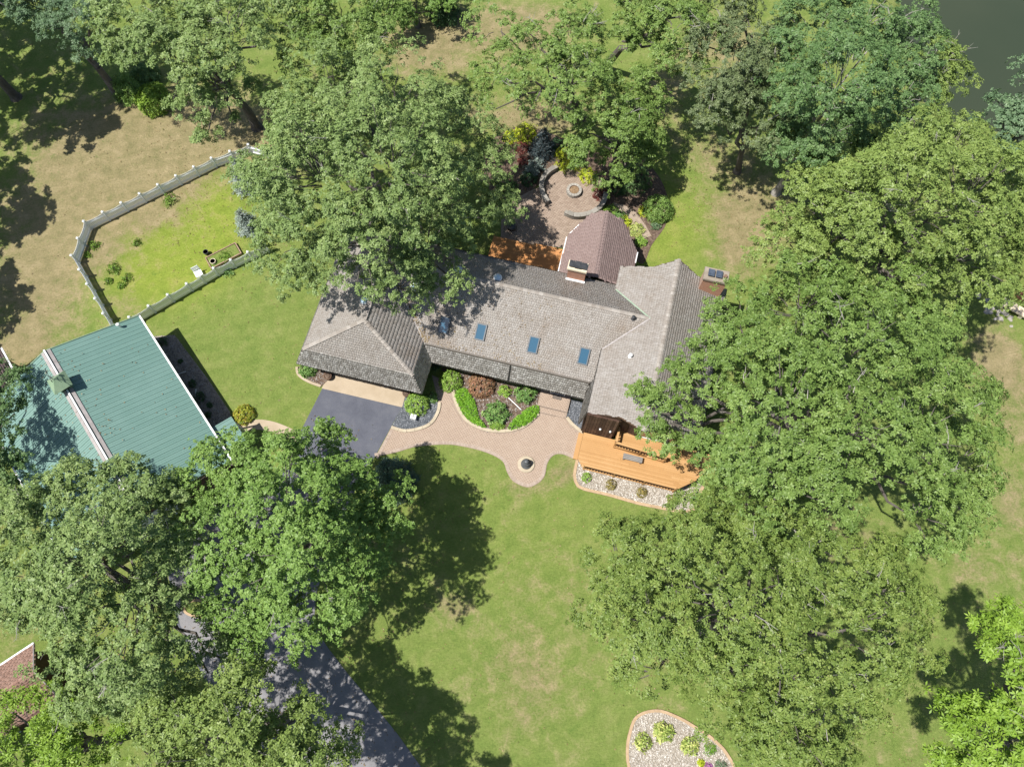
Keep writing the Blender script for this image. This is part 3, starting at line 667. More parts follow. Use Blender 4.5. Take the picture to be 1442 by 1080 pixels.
# walls
def wall(parent, pts, z0, z1, mat=M_BROWNWOOD, boards=True, name='wall', th=.12):
    """wall along a polyline (local u,v) built of vertical boards on a core"""
    for i in range(len(pts)-1):
        a = Vector((*pts[i],0)); b = Vector((*pts[i+1],0)); m_ = MB()
        m_.bar(a+Vector((0,0,(z0+z1)/2)), b+Vector((0,0,(z0+z1)/2)), th, z1-z0); w = m_.build(name, M_STUCCO if not boards else mat, parent)
        if boards:
            d = (b-a); n = int(d.length/.18); d.normalize(); nn = Vector((d.y, -d.x, 0)); m_ = MB()
            for k in range(n):
                c = a + d*((k+.5)*(b-a).length/n) + nn*(th/2+.012)
                m_.bar(c+Vector((0,0,z0+.01)), c+Vector((0,0,z1-.01)), .165, .024, up=nn)
            tag(m_.build('wall_boards', mat, w), kind='stuff')
wall(house, [(.5,.75),(8.5,.75)], 0, 2.6); wall(house, [(8.55,.8),(8.55,3.1)], 0, 2.6); wall(house, [(.45,10.9),(.45,.8)], 0, 2.6)
wall(house, [(8.6,3.15),(20.5,3.15)], 0, 2.6, M_BRICK, False); wall(house, [(16.3,10.9),(.5,10.9)], 0, 2.6)
wall(house, [(20.62,.75),(22.72,.75)], 0, 4.55); wall(house, [(20.6,3.1),(20.6,.8)], 0, 4.3)
wall(house, [(22.78,.8),(22.78,1.4),(24.35,1.15),(26,1.4),(28.0,1.4)], 0, 4.5); wall(house, [(28.05,1.45),(28.05,11.8)], 0, 4.3)
wall(house, [(27.95,11.8),(20.7,11.8)], 0, 4.3)
mb = MB(); vv = [(20.7,.78,4.4),(22.75,.78,4.4),(22.75,.78,5.1),(20.7,.78,4.42)]; mb.add(vv + [(a,b+.08,c) for a,b,c in vv], [(0,1,2,3),(7,6,5,4),(0,4,5,1),(1,5,6,2),(2,6,7,3),(3,7,4,0)]); mb.build('gable_panel', M_BROWNWOOD, house)
# doors and windows
def opening(name, u, v, z0, z1, w, pane, axis=0, fr=M_WHITE):
    o = MB(); t = .07
    def bx(a0,a1,z0_,z1_,d0,d1,m_):
        if axis == 0: m_.box(a0,a1,v-d1,v-d0,z0_,z1_)
        else: m_.box(v+d0,v+d1,a0,a1,z0_,z1_)
    bx(u-w/2-t,u-w/2,z0,z1,.08,.14,o); bx(u+w/2,u+w/2+t,z0,z1,.08,.14,o); bx(u-w/2-t,u+w/2+t,z1,z1+t,.08,.145,o); bx(u-w/2-t,u+w/2+t,z0-t,z0,.08,.145,o)
    f = o.build(name, fr, house); o2 = MB(); bx(u-w/2,u+w/2,z0,z1,.085,.11,o2); o2.build('pane' if name == 'window' else 'panel', pane, f); return f
opening('garage_door', 4.9, .75, .08, 2.2, 4.9, flat_mat('tan_door',[(.3,(.30,.24,.18)),(.7,(.38,.31,.24))],2,.7), fr=M_BROWNWOOD)
opening('door', 18.3, 3.15, .34, 2.3, .95, M_BROWNWOOD); opening('window', 12.0, 3.15, .9, 2.1, 1.6, M_WINDOW); opening('window', 15.2, 3.15, .9, 2.1, 1.6, M_WINDOW)
opening('window', 25.2, 1.2, 1.2, 3.0, 1.5, M_WINDOW); opening('window', 26.9, 1.2, 1.2, 2.9, 1.0, M_WINDOW)
for (u, v, z) in ((21.75,.62,2.0),(22.45,.62,2.0),(22.9,1.25,2.3)):
    mb = MB(); mb.lathe([(.03,0),(.07,.03),(.08,.18),(.04,.24)], (u, v, z), 10); mb.build('wall_lamp', M_WHITE, house, True)
# skylights lying in the front slope
def on_main(u, v): return ZB + (ZR-ZB)*(v-3.3)/(RV-3.3)
sl = math.atan2(ZR-ZB, RV-3.3)
for (px, py) in ((822,502),(751,486),(677,468),(626,458)):
    u, v = to_h(P(px, py, 4.15)); z = on_main(u, v)
    M = Matrix.Translation((u, v, z+.03)) @ Matrix.Rotation(sl, 4, 'X')
    mb = MB(); w, h = .36, .58
    for (a,b,c,d) in ((-w,w,-h,-h+.08),(-w,w,h-.08,h),(-w,-w+.08,-h+.08,h-.08),(w-.08,w,-h+.08,h-.08)): mb.box(a,b,c,d,-.05,.11,M)
    f = mb.build('skylight', var_mat('skylight_frame',[(0,(.10,.11,.12)),(1,(.14,.15,.16))],.5), house)
    mb = MB(); mb.box(-w+.075,w-.075,-h+.075,h-.075,.03,.085,M); mb.build('pane', M_GLASS, f)
def roof_z(u, v):
    c = []
    if u < RU: c.append(min(ZB+(ZR-ZB)*(u-GX0)/(RU-GX0), ZR))
    if v < RV: zf = ZB+(ZR-ZB)*(v-3.3)/(RV-3.3)
    else: zf = ZR-(ZR-ZE)*(v-RV)/(BV-RV)
    if u >= GX1: return zf
    if u >= RU: return max(zf, ZB+(ZR-ZB)*(GX1-u)/(GX1-RU))
    return c[0]
for (px, py) in ((513,423),(543,393),(584,404),(645,380),(701,391)):
    z = 4.6
    for _ in range(6): u, v = to_h(P(px, py, z)); z = roof_z(u, v)+.1
    mb = MB(); mb.lathe([(.30,-.25),(.30,.06),(.27,.07)], (u, v, z-.05), 20); f = mb.build('dome_skylight', M_WHITE, house)
    mb = MB(); mb.lathe([(.265,.02),(.25,.09),(.19,.16),(.10,.20),(.01,.21)], (u, v, z-.05), 20); mb.build('dome', M_DOME, f, True)
# vents
for (px, py, zz, mt_) in ((890,453,4.85,M_DARKMETAL),(887,503,5.0,M_WHITE),(858,489,4.7,M_GALV)):
    u, v = to_h(P(px, py, zz)); z = rwz(u) if u > RWU0 and px != 890 else on_main(min(u, 20.4), v)
    if px == 890: z = on_main(u, v)
    if px == 858: continue
    mb = MB(); mb.tube([(u,v,z-.1),(u,v,z+.28)], [.07,.07], 10); mb.lathe([(.13,0),(.13,.05),(.03,.12)], (u,v,z+.27), 12); mb.lathe([(.16,0),(.09,.06)], (u,v,z+.02), 12); mb.build('vent_pipe', mt_, house)
# chimneys
def chimney(u, v, w, d, z0, z1, flues, cap, fl, name='chimney'):
    mb = MB(); mb.box(u-w/2,u+w/2,v-d/2,v+d/2,z0,z1); c = mb.build(name, M_BRICK, house)
    mb = MB(); mb.box(u-w/2-.06,u+w/2+.06,v-d/2-.06,v+d/2+.06,z1+.002,z1+.14); mb.box(u-w/2-.04,u+w/2+.04,v-d/2-.04,v+d/2+.04,z1+.14,z1+.19); mb.build('chimney_cap', cap, c)
    for (du, s) in flues:
        mb = MB(); mb.box(u+du-s/2+.04,u+du+s/2-.04,v-s/2+.02,v+s/2-.02,z1+.192,z1+.34); mb.box(u+du-s/2,u+du+s/2,v-s/2-.04,v+s/2+.04,z1+.34,z1+.4)
        mb.box(u+du-s/2+.08,u+du+s/2-.08,v-s/2+.06,v+s/2-.06,z1+.4,z1+.43); mb.build('flue', fl, c)
    return c
c1 = chimney(17.68, 10.45, 1.25, .62, 2.4, 5.75, ((-.42,.38),(0,.44),(.42,.38)), M_CREAM, M_DARKMETAL)
mb = MB(); mb.box(17.0,18.36,9.98,10.13,4.36,4.58); mb.build('flashing', M_WHITE, c1)
c2 = chimney(26.86, 11.62, 1.55, .85, 0, 6.55, ((-.38,.42),(.14,.42)), flat_mat('brown_cap_stone', [(.3,(.22,.185,.145)),(.7,(.31,.265,.215))], 3, .9, 25, .4, .02), M_BLUEFLUE)
mb = MB(); mb.lathe([(.12,0),(.12,.16),(.10,.17)], (26.86+.58,11.62,6.742), 10); mb.build('flue', M_TERRA, c2)

# sunroom: low brown roof with a clipped plan
def srz(u): return 4.0 - .27*abs(u-18.9)
sr_l = [(16.36,11.0),(16.32,14.2),(17.59,16.2),(18.6,16.5)]; sr_r = [(18.6,16.5),(20.05,16.2),(21.54,14.16),(21.54,11.0)]
def sr3(p): return (p[0], p[1], srz(p[0]) if abs(p[0]-18.6) > .01 else 4.0)
L3 = [(16.36,11.0),(16.32,14.2),(17.59,16.2),(18.7,16.5),(19.0,11.0)]; R3 = [(19.0,11.0),(18.7,16.5),(20.05,16.2),(21.54,14.16),(21.54,11.0)]
def zl(p, s): 
    t = (p[1]-11)/5.5; r = 19.0 - .3*t; return (p[0], p[1], 4.0 - .27*abs(p[0]-r))
sunroom = thing('sunroom', 'sunroom with low brown shingled roof and clipped corners behind the house', 'sunroom', HO, AL)
for poly in (L3, R3):
    pts = [zl(p, 0) for p in poly]
    r = roof_slab(sunroom, 'roof_plane', pts, M_BROWN_SHINGLE, .08)
    shakes(r, 'roof_shingles', pts, M_BROWN_SHINGLE, expo=.14, wr=(.26,.34), th=.008, ovl=.01)
ridge_cap(sunroom, zl((19.0,11.0),0), zl((18.7,16.5),0), M_BROWN_SHINGLE, .14, .25, .02, .27)
wl_ = [(16.55,11.2),(16.55,14.1),(17.7,15.95),(18.6,16.2),(19.95,15.95),(21.3,14.1),(21.3,12.2)]
for i in range(len(wl_)-1):
    a, b = Vector((*wl_[i],0)), Vector((*wl_[i+1],0)); mb = MB(); mb.bar(a+Vector((0,0,2.78)), b+Vector((0,0,2.78)), .12, .3); mb.build('wall_header', M_WHITE, sunroom); mb = MB(); mb.bar(a+Vector((0,0,.4)), b+Vector((0,0,.4)), .12, .8)
    w_ = mb.build('wall', M_WHITE, sunroom); mb = MB(); mb.bar(a+Vector((0,0,1.72)), b+Vector((0,0,1.72)), .03, 1.82); mb.build('pane', M_WINDOW, w_)
    mb = MB(); mb.bar(a+Vector((0,0,.81)), a+Vector((0,0,2.63)), .1, .1); mb.build('window_post', M_WHITE, w_)
for a, b in (((16.40,14.36,srz(16.4)-.02),(17.02,15.35,srz(17.0)-.02)),((21.58,13.2,srz(21.54)-.02),(21.58,14.1,srz(21.54)-.02)),((16.29,11.1,srz(16.3)-.06),(16.25,14.1,srz(16.3)-.06))):
    mb = MB(); mb.bar(a, b, .075, .07); mb.build('gutter', M_WHITE, sunroom)

# ------------------------------------------------------------------ decks
def boards(name, poly, z0, z1, mat, parent, w=.14, gap=.005):
    m_ = MB(); vs_ = [p[1] for p in poly]; y = min(vs_)
    while y + w <= max(vs_)+.05:
        yc = y + w/2; xs_ = []
        for i in range(len(poly)):
            (xa, ya), (xb, yb) = poly[i], poly[(i+1) % len(poly)]
            if (ya > yc) != (yb > yc): xs_.append(xa + (yc-ya)/(yb-ya)*(xb-xa))
        xs_.sort()
        for i in range(0, len(xs_)-1, 2):
            a, b = xs_[i], xs_[i+1]; x = a
            while x < b:
                e = min(b, x + random.uniform(2.4, 4.8))
                if b - e < .4: e = b
                m_.box(x, e-.006, y, y+w, z0, z1 + random.uniform(-.002,.002)); x = e
        y += w + gap
    return tag(m_.build(name, mat, parent), kind='stuff')
def railing(parent, a, b, z, mat, h=.9, gap=.2):
    a, b = Vector((*a, z)), Vector((*b, z)); d = b-a; Ls = d.length; d.normalize()
    mb = MB(); mb.bar(a+Vector((0,0,h)), b+Vector((0,0,h)), .15, .04); r = mb.build('hand_rail', mat, parent)
    mb = MB(); mb.bar(a+Vector((0,0,.1)), b+Vector((0,0,.1)), .04, .08); mb.bar(a+Vector((0,0,h-.07)), b+Vector((0,0,h-.07)), .04, .08); mb.build('rail', mat, parent)
    n = int(Ls/gap); bal = None
    for k in range(1, n):
        c = a + d*(k*Ls/n)
        if bal is None:
            mb = MB(); mb.box(-.035,.035,-.035,.035,.06,h-.03); bal = mb.build('baluster', M_BALUSTER, parent, loc=c).data
        else: link('baluster', bal, None, parent, loc=c)
    for k in range(int(Ls/2.2)+2):
        c = a + d*(Ls*k/(int(Ls/2.2)+1)); mb = MB(); mb.box(-.05,.05,-.05,.05,-.45,h-.022); mb.build('post', mat, parent, loc=c)
M_BALUSTER = var_mat('dark_baluster', [(0,(.060,.026,.014)),(1,(.100,.046,.024))], .7, 3, .5, 20, .2, .01, coord='geo')
deck = thing('wooden_deck', 'orange stained two level wooden deck with baluster railings at house front', 'deck', HO, AL)
DZ = .5
dpoly = [(20.75,.62),(20.75,-1.35),(21.25,-1.95),(27.68,-1.98),(28.85,-1.05),(29.9,.4),(29.9,1.2),(28.2,1.2),(22.95,.62)]
boards('deck_boards', dpoly, DZ-.04, DZ, M_DECK, deck)
mb = MB(); mb.prism([(21.0,.5),(21.0,-1.3),(21.35,-1.8),(27.6,-1.83),(28.6,-1.0),(29.6,.4),(29.6,1.0),(22.8,.5)], .02, DZ-.045); mb.build('deck_frame', M_BROWNWOOD, deck)
mb = MB(); mb.box(20.42,20.745,-1.35,.6,.02,.24); mb.build('deck_step', M_DECK, deck)
u0, v0 = 22.98, .0
boards('upper_deck_boards', [(u0,1.3),(u0,v0),(26.6,-.2),(27.4,.4),(27.4,1.3)], .98, 1.02, M_DECK, deck)
mb = MB(); mb.prism([(u0+.03,1.25),(u0+.03,.04),(26.55,-.16),(27.35,.42),(27.35,1.25)], DZ+.002, .975); mb.build('upper_deck_frame', M_DECK, deck)
railing(deck, (21.3,-1.9), (27.66,-1.93), DZ, M_DECK); railing(deck, (27.7,-1.92), (28.82,-1.02), DZ, M_DECK)
railing(deck, (u0+.05,.05), (26.55,-.15), 1.02, M_DECK, .85); railing(deck, (u0+.05,1.2), (u0+.05,.1), 1.02, M_DECK, .85)
bc = to_h(P(891,645,.9))
bench = thing('bench', 'grey slatted bench standing on the orange deck below the upper railing', 'bench', hw(bc[0], bc[1], DZ), AL)
for k in range(4): mb = MB(); mb.box(-.68,.68,-.2+k*.102,-.2+k*.102+.09,.40,.44); mb.build('seat_slat', M_GREYWOOD, bench)
for s in (-1, 1):
    for t in (-1, 1): mb = MB(); mb.box(s*.6-.035,s*.6+.035,t*.15-.035,t*.15+.035,0,.398); mb.build('leg', M_GREYWOOD, bench)
mb = MB(); mb.box(-.56,.56,-.02,.02,.15,.21); mb.build('stretcher', M_GREYWOOD, bench)
bd = thing('back_deck', 'orange wooden deck behind the house in dappled shade beside the sunroom', 'deck', HO, AL)
q = [to_h(P(a, b, .4)) for a, b in ((640,330),(712,336),(797,350))]
bpoly = [(10.5,11.2),(16.22,11.2),(16.22,q[2][1]-.1),(q[1][0],q[1][1]),(10.5,q[1][1]+.1)]
boards('deck_boards', bpoly, .34, .38, M_DECK_B, bd)
mb = MB(); mb.prism([(a+.06*(1 if a < 13 else -1), b+(.06 if b < 12 else -.06)) for a, b in bpoly], .0, .335); mb.build('deck_frame', M_BROWNWOOD, bd)

# ------------------------------------------------------------------ barn
BE = math.radians(-53); BO = P(193, 446, 3.0); BO.z = 0
BU = Vector((math.cos(BE), math.sin(BE), 0)); BV_ = Vector((-math.sin(BE), math.cos(BE), 0))
def to_b(p): d = p-BO; return (d.dot(BU), d.dot(BV_))
barn = thing('barn', 'barn with green ribbed metal roof, two ridge cupolas and white gutter', 'barn', BO, BE)
BL, BR, BW = 13.2, -5.75, -11.5; EZ, RZ = 3.0, 5.0
pitch = (RZ-EZ)/abs(BR); npan = 40; pw = BL/npan
def panel_mesh(sgn):
    m_ = MB(); v1 = 0.0; vv = []
    prof = [(0,0),(.010,.03),(.034,.03),(.044,0),(pw*.5,0),(pw*.5+.01,.012),(pw*.5+.03,.012),(pw*.5+.04,0),(pw-.004,0)]
    e = Vector((0, 0, EZ)) if sgn > 0 else Vector((0, BW, EZ)); r = Vector((0, BR, RZ))
    n = Vector((0, pitch*sgn, 1)).normalized(); k = len(prof)
    for p in (e + Vector((0, .1*sgn, -.1*pitch)), r): vv += [p + Vector((a, 0, 0)) + n*h for a, h in prof]
    fs = [(i, i+1, k+i+1, k+i) if sgn > 0 else (i, k+i, k+i+1, i+1) for i in range(k-1)]
    vv += [p - n*.03 for p in vv[:]]
    K = 2*k
    for i in range(k-1):
        a, b, c, d = K+i, K+i+1, K+k+i+1, K+k+i
        fs.append((d, c, b, a) if sgn > 0 else (a, b, c, d))
    fs += [(0, K, K+k, k), (k-1, 2*k-1, K+2*k-1, K+k-1)] + [(i, K+i, K+i+1, i+1) for i in range(k-1)]
    m_.add(vv, fs, .5); return m_
for sgn in (1, -1):
    src = panel_mesh(sgn)
    for vi in range(4):
        src.var = [random.random()]*len(src.f)
        o = src.build('roof_panel', M_BARNROOF, barn, loc=(vi*pw, 0, 0))
        for k in range(vi+4, npan, 4): link('roof_panel', o.data, None, barn, loc=(k*pw, 0, 0))
mb = MB()
for s in (1, -1):
    n = Vector((0, pitch*s, 1)).normalized()
    a = Vector((-.05, BR+.2*s, RZ-.2*pitch)) + n*.05; mb.bar(a, a + Vector((BL+.1, 0, 0)), .22, .02, up=n)
mb.build('ridge_vent', M_GALV, barn)
mb = MB(); mb.bar((-.06,BR,RZ+.1),(BL+.06,BR,RZ+.1),.11,.05); mb.build('ridge_cap', M_WHITE, barn)
for s, v in ((1, .16), (-1, BW-.16)):
    mb = MB(); mb.bar((-.02,v,EZ-.08),(BL+.02,v,EZ-.08),.12,.1); mb.build('gutter', M_WHITE, barn)
for u in (-.03, BL+.03):
    for v in (.1, BW-.1):
        mb = MB(); mb.bar((u,v,EZ-.02),(u,BR,RZ+.0),.05,.12); mb.build('verge_trim', M_CUPOLA, barn)
for (a, b, c, d) in ((.25,BL-.25,-.45,-.35),(.25,BL-.25,BW+.35,BW+.45)):
    mb = MB(); mb.box(a,b,c,d,0,EZ+.08); mb.build('wall', M_BROWNWOOD, barn)
for u in (.25, BL-.35):
    mb = MB(); vv = [(u,-.35,0),(u,BW+.35,0),(u,BW+.35,EZ),(u,BR,RZ-.08),(u,-.35,EZ)]
    mb.add(vv+[(x+.1,y,z) for x,y,z in vv], [(0,1,2,3,4),(9,8,7,6,5)]+[(i,(i+5),5+(i+1)%5,(i+1)%5) for i in range(5)]); w_ = mb.build('gable_wall', M_BROWNWOOD, barn)
mb = MB(); mb.box(BL-.24,BL-.18,-8.5,-4.5,0,2.6); mb.build('barn_door', M_WHITE, barn)
def cupola(px, py):
    u, v = to_b(P(px, py, 5.9)); v = BR
    mb = MB(); mb.box(u-.36,u+.36,v-.36,v+.36,4.6,5.62); c = mb.build('cupola', M_CUPOLA, barn)
    mb = MB()
    for s in (-1, 1):
        for k in range(4): mb.box(u-.26,u+.26,v+s*.372-.012,v+s*.372+.012,5.1+k*.11,5.17+k*.11); mb.box(u+s*.372-.012,u+s*.372+.012,v-.26,v+.26,5.1+k*.11,5.17+k*.11)
    mb.build('louvre', M_DARKMETAL, c)
    mb = MB(); h = .62; mb.add([(u-h,v-h,5.6),(u+h,v-h,5.6),(u+h,v+h,5.6),(u-h,v+h,5.6),(u-.04,v-.04,6.25),(u+.04,v-.04,6.25),(u+.04,v+.04,6.25),(u-.04,v+.04,6.25)], [(3,2,1,0),(0,1,5,4),(1,2,6,5),(2,3,7,6),(3,0,4,7),(4,5,6,7)])
    mb.build('cupola_roof', M_CUPOLA, c)
    mb = MB(); mb.tube([(u,v,6.2),(u,v,7.0)], [.022,.018], 6); mb.bar((u-.4,v,6.75),(u+.4,v,6.75),.025,.03); mb.bar((u,v-.2,6.5),(u,v+.2,6.5),.02,.02); mb.bar((u-.2,v,6.5),(u+.2,v,6.5),.02,.02)
    mb.add([(u+.52,v,6.75),(u+.36,v-.01,6.85),(u+.36,v-.01,6.65),(u+.36,v+.01,6.85),(u+.36,v+.01,6.65)], [(0,1,2),(0,4,3),(1,3,4,2)]); mb.box(u-.46,u-.3,v-.01,v+.01,6.66,6.86); mb.build('weathervane', M_DARKMETAL, c)
cupola(86, 533); cupola(160, 652)
u, v = to_b(P(168, 459, 3.6)); z = EZ + pitch*(-v)
mb = MB(); mb.tube([(u,v,z-.1),(u,v,z+.42)], [.07,.07], 10); mb.lathe([(.12,0),(.12,.06),(.02,.12)], (u,v,z+.4), 10); mb.build('vent_pipe', M_WHITE, barn)
# small porch roof against the barn
pr = [to_b(P(a, b, 2.5)) for a, b in ((305,597),(325,586),(347,616))]
porch_r = MB(); U0, U1, V0, V1 = pr[1][0], pr[2][0]+.1, .12, pr[1][1]
porch_r.add([(U0,V0,2.62),(U1,V0,2.62),(U1,V1,2.42),(U0,V1,2.42),(U0,V0,2.55),(U1,V0,2.55),(U1,V1,2.35),(U0,V1,2.35)], [(3,2,1,0)[::-1],(4,5,6,7)[::-1],(0,4,5,1)[::-1],(1,5,6,2)[::-1],(2,6,7,3)[::-1],(3,7,4,0)[::-1]])
pp = porch_r.build('porch_roof', M_BARNROOF, barn)
mb = MB()
for k in range(int((U1-U0)/.3)): mb.bar((U0+.1+k*.3,V0,2.635),(U0+.1+k*.3,V1,2.435),.03,.03)
mb.build('roof_rib', M_BARNROOF, pp)
for u in (U0+.1, U1-.1): mb = MB(); mb.box(u-.05,u+.05,V1-.2,V1-.1,0,2.37); mb.build('porch_post', M_WHITE, barn)

# ------------------------------------------------------------------ neighbouring small buildings at the frame edge
def gable_hut(name, label, o, rz, Ln, Wd, ez, rzz, roofm, wallm, trim, shing=None):
    t = thing(name, label, 'building', o, rz)
    for s in (-1, 1):
        pts = [(0, s*Wd/2, ez), (Ln, s*Wd/2, ez), (Ln, 0, rzz), (0, 0, rzz)]
        r = roof_slab(t, 'roof_plane', pts, roofm, .08)
        shakes(r, 'roof_shingles', pts, roofm, expo=.15, wr=(.26,.36), th=.009, ovl=.01)
        mb = MB(); mb.bar((-.05,s*(Wd/2+.07),ez-.06),(Ln+.05,s*(Wd/2+.07),ez-.06),.12,.11); mb.build('gutter', trim if s > 0 or name != 'shed' else M_BROWNWOOD, t)
        for x in (-.04, Ln+.04): mb = MB(); mb.bar((x,s*(Wd/2),ez-.03),(x,0,rzz-.03),.05,.15); mb.build('verge_trim', M_GALV, t)
        mb = MB(); mb.box(.3,Ln-.3,s*(Wd/2-.35)-.06,s*(Wd/2-.35)+.06,0,ez+.05); mb.build('wall', wallm, t)
    ridge_cap(t, (0,0,rzz), (Ln,0,rzz), roofm, .14, .3, .02, (rzz-ez)/(Wd/2))
    for x in (.3, Ln-.42):
        mb = MB(); a = Wd/2-.3; vv = [(x,-a,0),(x,a,0),(x,a,ez),(x,0,rzz-.12),(x,-a,ez)]
        mb.add(vv+[(x_+.12,y,z) for x_,y,z in vv], [(0,1,2,3,4)[::-1],(9,8,7,6,5)[::-1]]+[(i,(i+1)%5,5+(i+1)%5,i+5) for i in range(5)]); mb.build('gable_wall', wallm, t)
    mb = MB(); mb.box(Ln*.5-.5,Ln*.5+.5,-(Wd/2-.35)-.1,-(Wd/2-.35)-.06,.05,2.05); mb.build('door', trim, t)
    return t
a = P(14,967,3.9); b = P(50,943,3.9); d = (b-a).normalized(); e1 = P(59,899,2.7); 
wdt = 2*abs((e1-a).dot(Vector((-d.y, d.x, 0)))); end = a + d*((P(84,990,2.8)-a).dot(d))
st = end - d*9.0; st.z = 0
gable_hut('shed', 'small building with rust brown shingled roof and white gutter by bright green tree', st, math.atan2(d.y, d.x), 9.0, wdt, 2.7, 3.9, M_RUST_SHINGLE, M_BROWNWOOD, M_WHITE)
a = P(2,494,2.4); b = P(16,520,2.4); d = (b-a).normalized(); nn = Vector((d.y,-d.x,0)) 
st = a - d*.3 + Vector((d.y,-d.x,0))*(-0.0); 
if nn.x > 0: nn = -nn
st = a - d*.2 + nn*1.6; st.z = 0
gable_hut('garden_shed', 'dark red shed with white gutter and white trim beside the barn', st, math.atan2(d.y, d.x), 3.4, 3.2, 2.4, 3.4, M_BROWN_SHINGLE, flat_mat('barn_red',[(.3,(.10,.030,.022)),(.7,(.16,.050,.038))],2,.8), M_WHITE)
a = P(1470,378,3.0)
gable_hut('boat_house', 'building with red brown roof beside pale stepping stones and lake trees', (a.x+.7, a.y-2.4, 0), math.radians(40), 6.5, 4.6, 2.4, 3.5, M_RUST_SHINGLE, flat_mat('red_boards',[(.3,(.16,.07,.05)),(.7,(.24,.11,.08))],2,.8), M_BROWNWOOD)
c = P(1428, 434, .4)
ob = thing('stone_bench', 'cream stone slab bench beside stepping stones near red brown roof', 'bench', (c.x, c.y, 0), math.radians(-35))
mb = MB(); mb.box(-1.0,1.0,-.35,.35,.42,.52); mb.build('seat', M_CREAM, ob)
for s in (-1, 1): mb = MB(); mb.box(s*.75-.12,s*.75+.12,-.28,.28,0,.418); mb.build('leg', M_CREAM, ob)
random.seed(3)
for k in range(34):
    t = k/33; px = 1385 + 40*t + random.uniform(-14, 14); py = 418 + 34*t + random.uniform(-9, 9); p = P(px, py)
    mb = MB(); n = 7; r = random.uniform(.12, .26); pts = [(r*random.uniform(.75,1.1)*math.cos(6.283*i/n), r*random.uniform(.75,1.1)*.8*math.sin(6.283*i/n)) for i in range(n)]
    mb.prism(pts, -.02, random.uniform(.03,.06)); o = mb.build('stepping_stone', M_PALESTONE, None, loc=p)
    tag(o, 'flat pale stepping stone set in grass below the cream stone bench', 'stone', 'pale stepping stones by the cream bench')

# ------------------------------------------------------------------ picket fence
FH = 1.15
def fence(name, label, tops, subdiv, parent=None):
    pts = [P(a, b, FH+.12) for a, b in tops]; base = pts[0].copy(); base.z = 0
    t = thing(name, label, 'fence', base)
    full = []
    for i in range(len(pts)-1):
        n = subdiv[i]
        for k in range(n): full.append(pts[i].lerp(pts[i+1], k/n))
    full.append(pts[-1])
    for p in full:
        mb = MB(); mb.box(-.065,.065,-.065,.065,-.02,FH+.1); mb.add([(-.09,-.09,FH+.1),(.09,-.09,FH+.1),(.09,.09,FH+.1),(-.09,.09,FH+.1),(0,0,FH+.2)], [(3,2,1,0),(0,1,4),(1,2,4),(2,3,4),(3,0,4)])
        o = mb.build('post', M_VINYL, t, loc=(p.x-base.x, p.y-base.y, 0)); 
    for i in range(len(full)-1):
        a, b = full[i], full[i+1]; d = b-a; d.z = 0; Ls = d.length; mb = MB()
        n = max(3, int((Ls-.13)/.105)); st_ = (Ls-.13)/n
        for k in range(n):
            x = .065 + (k+.5)*st_; s = 2*x/Ls-1; h = FH - .14 + .14*s*s
            mb.box(x-.046,x+.046,-.012,.012,.04,h-.05); mb.add([(x-.046,-.012,h-.05),(x+.046,-.012,h-.05),(x,-.012,h),(x-.046,.012,h-.05),(x+.046,.012,h-.05),(x,.012,h)], [(0,1,2),(5,4,3),(1,4,5,2),(3,0,2,5)])
        for z in (.2, .75): mb.box(.065,Ls-.065,.014,.05,z,z+.09)
        o = mb.build('picket_panel', M_VINYL, t, loc=(a.x-base.x, a.y-base.y, 0)); o.rotation_euler = (0, 0, math.atan2(d.y, d.x))
    return t
fence('picket_fence', 'white scalloped picket fence between dry grass and the bright garden plot', [(372,209),(349,203),(297,222),(117,311),(99.5,359),(156,462)], [1,2,7,2,5])
fence('picket_fence', 'white scalloped picket fence from barn corner past the planter boxes', [(181,446),(262,399),(300,377),(372,343)], [3,2,3])

# ------------------------------------------------------------------ small garden things
c = P(741, 654)
ur = thing('fountain_urn', 'dark bronze bell shaped fountain on a pale round stone base in walkway', 'fountain', c)
mb = MB(); mb.lathe([(.60,0),(.60,.10),(.56,.13),(.40,.13)], (0,0,0), 32); mb.build('stone_base', M_KERB, ur)
mb = MB(); mb.lathe([(.36,.131),(.38,.16),(.37,.22),(.30,.27),(.24,.38),(.22,.52),(.26,.60),(.25,.66),(.15,.70),(.13,.76),(.17,.84),(.16,.92),(.08,.97),(.02,.98)], (0,0,0), 28); mb.build('bell', M_BRONZE, ur, True)
c = P(583, 589)
ln = thing('stone_block', 'small white stone block with dark emblem on slate chips by the driveway', 'stone block', (c.x, c.y, .04), AL)
mb = MB(); mb.box(-.2,.2,-.17,.17,0,.42); mb.build('block', M_WHITE, ln)
mb = MB()
for k in range(14):
    t = k/13*math.pi*2.4; mb.box(-.02+.07*math.cos(t)*(1-k/26)-.015,-.02+.07*math.cos(t)*(1-k/26)+.015,.09*math.sin(t)*(1-k/26)-.015,.09*math.sin(t)*(1-k/26)+.015,.42,.428)
mb.build('emblem', M_DARKMETAL, ln)
for (px, py, r, lab) in ((463,532,.3,'round brown planter pot on apron beside the dark leafy shrub at lawn edge'),(573,556,.28,'round brown planter pot between garage door and clipped green shrub')):
    c = P(px, py); t = thing('planter_pot', lab, 'pot', (c.x, c.y, .03))
    mb = MB(); mb.lathe([(r*.7,0),(r*.95,.25),(r,.42),(r*.9,.44),(r*.86,.38),(r*.02,.37)], (0,0,0), 20); mb.build('pot', M_TERRA, t, True)
    mb = MB(); mb.lathe([(r*.8,.381),(r*.5,.40),(.01,.41)], (0,0,0), 14); mb.build('soil', M_MULCH, t, True)
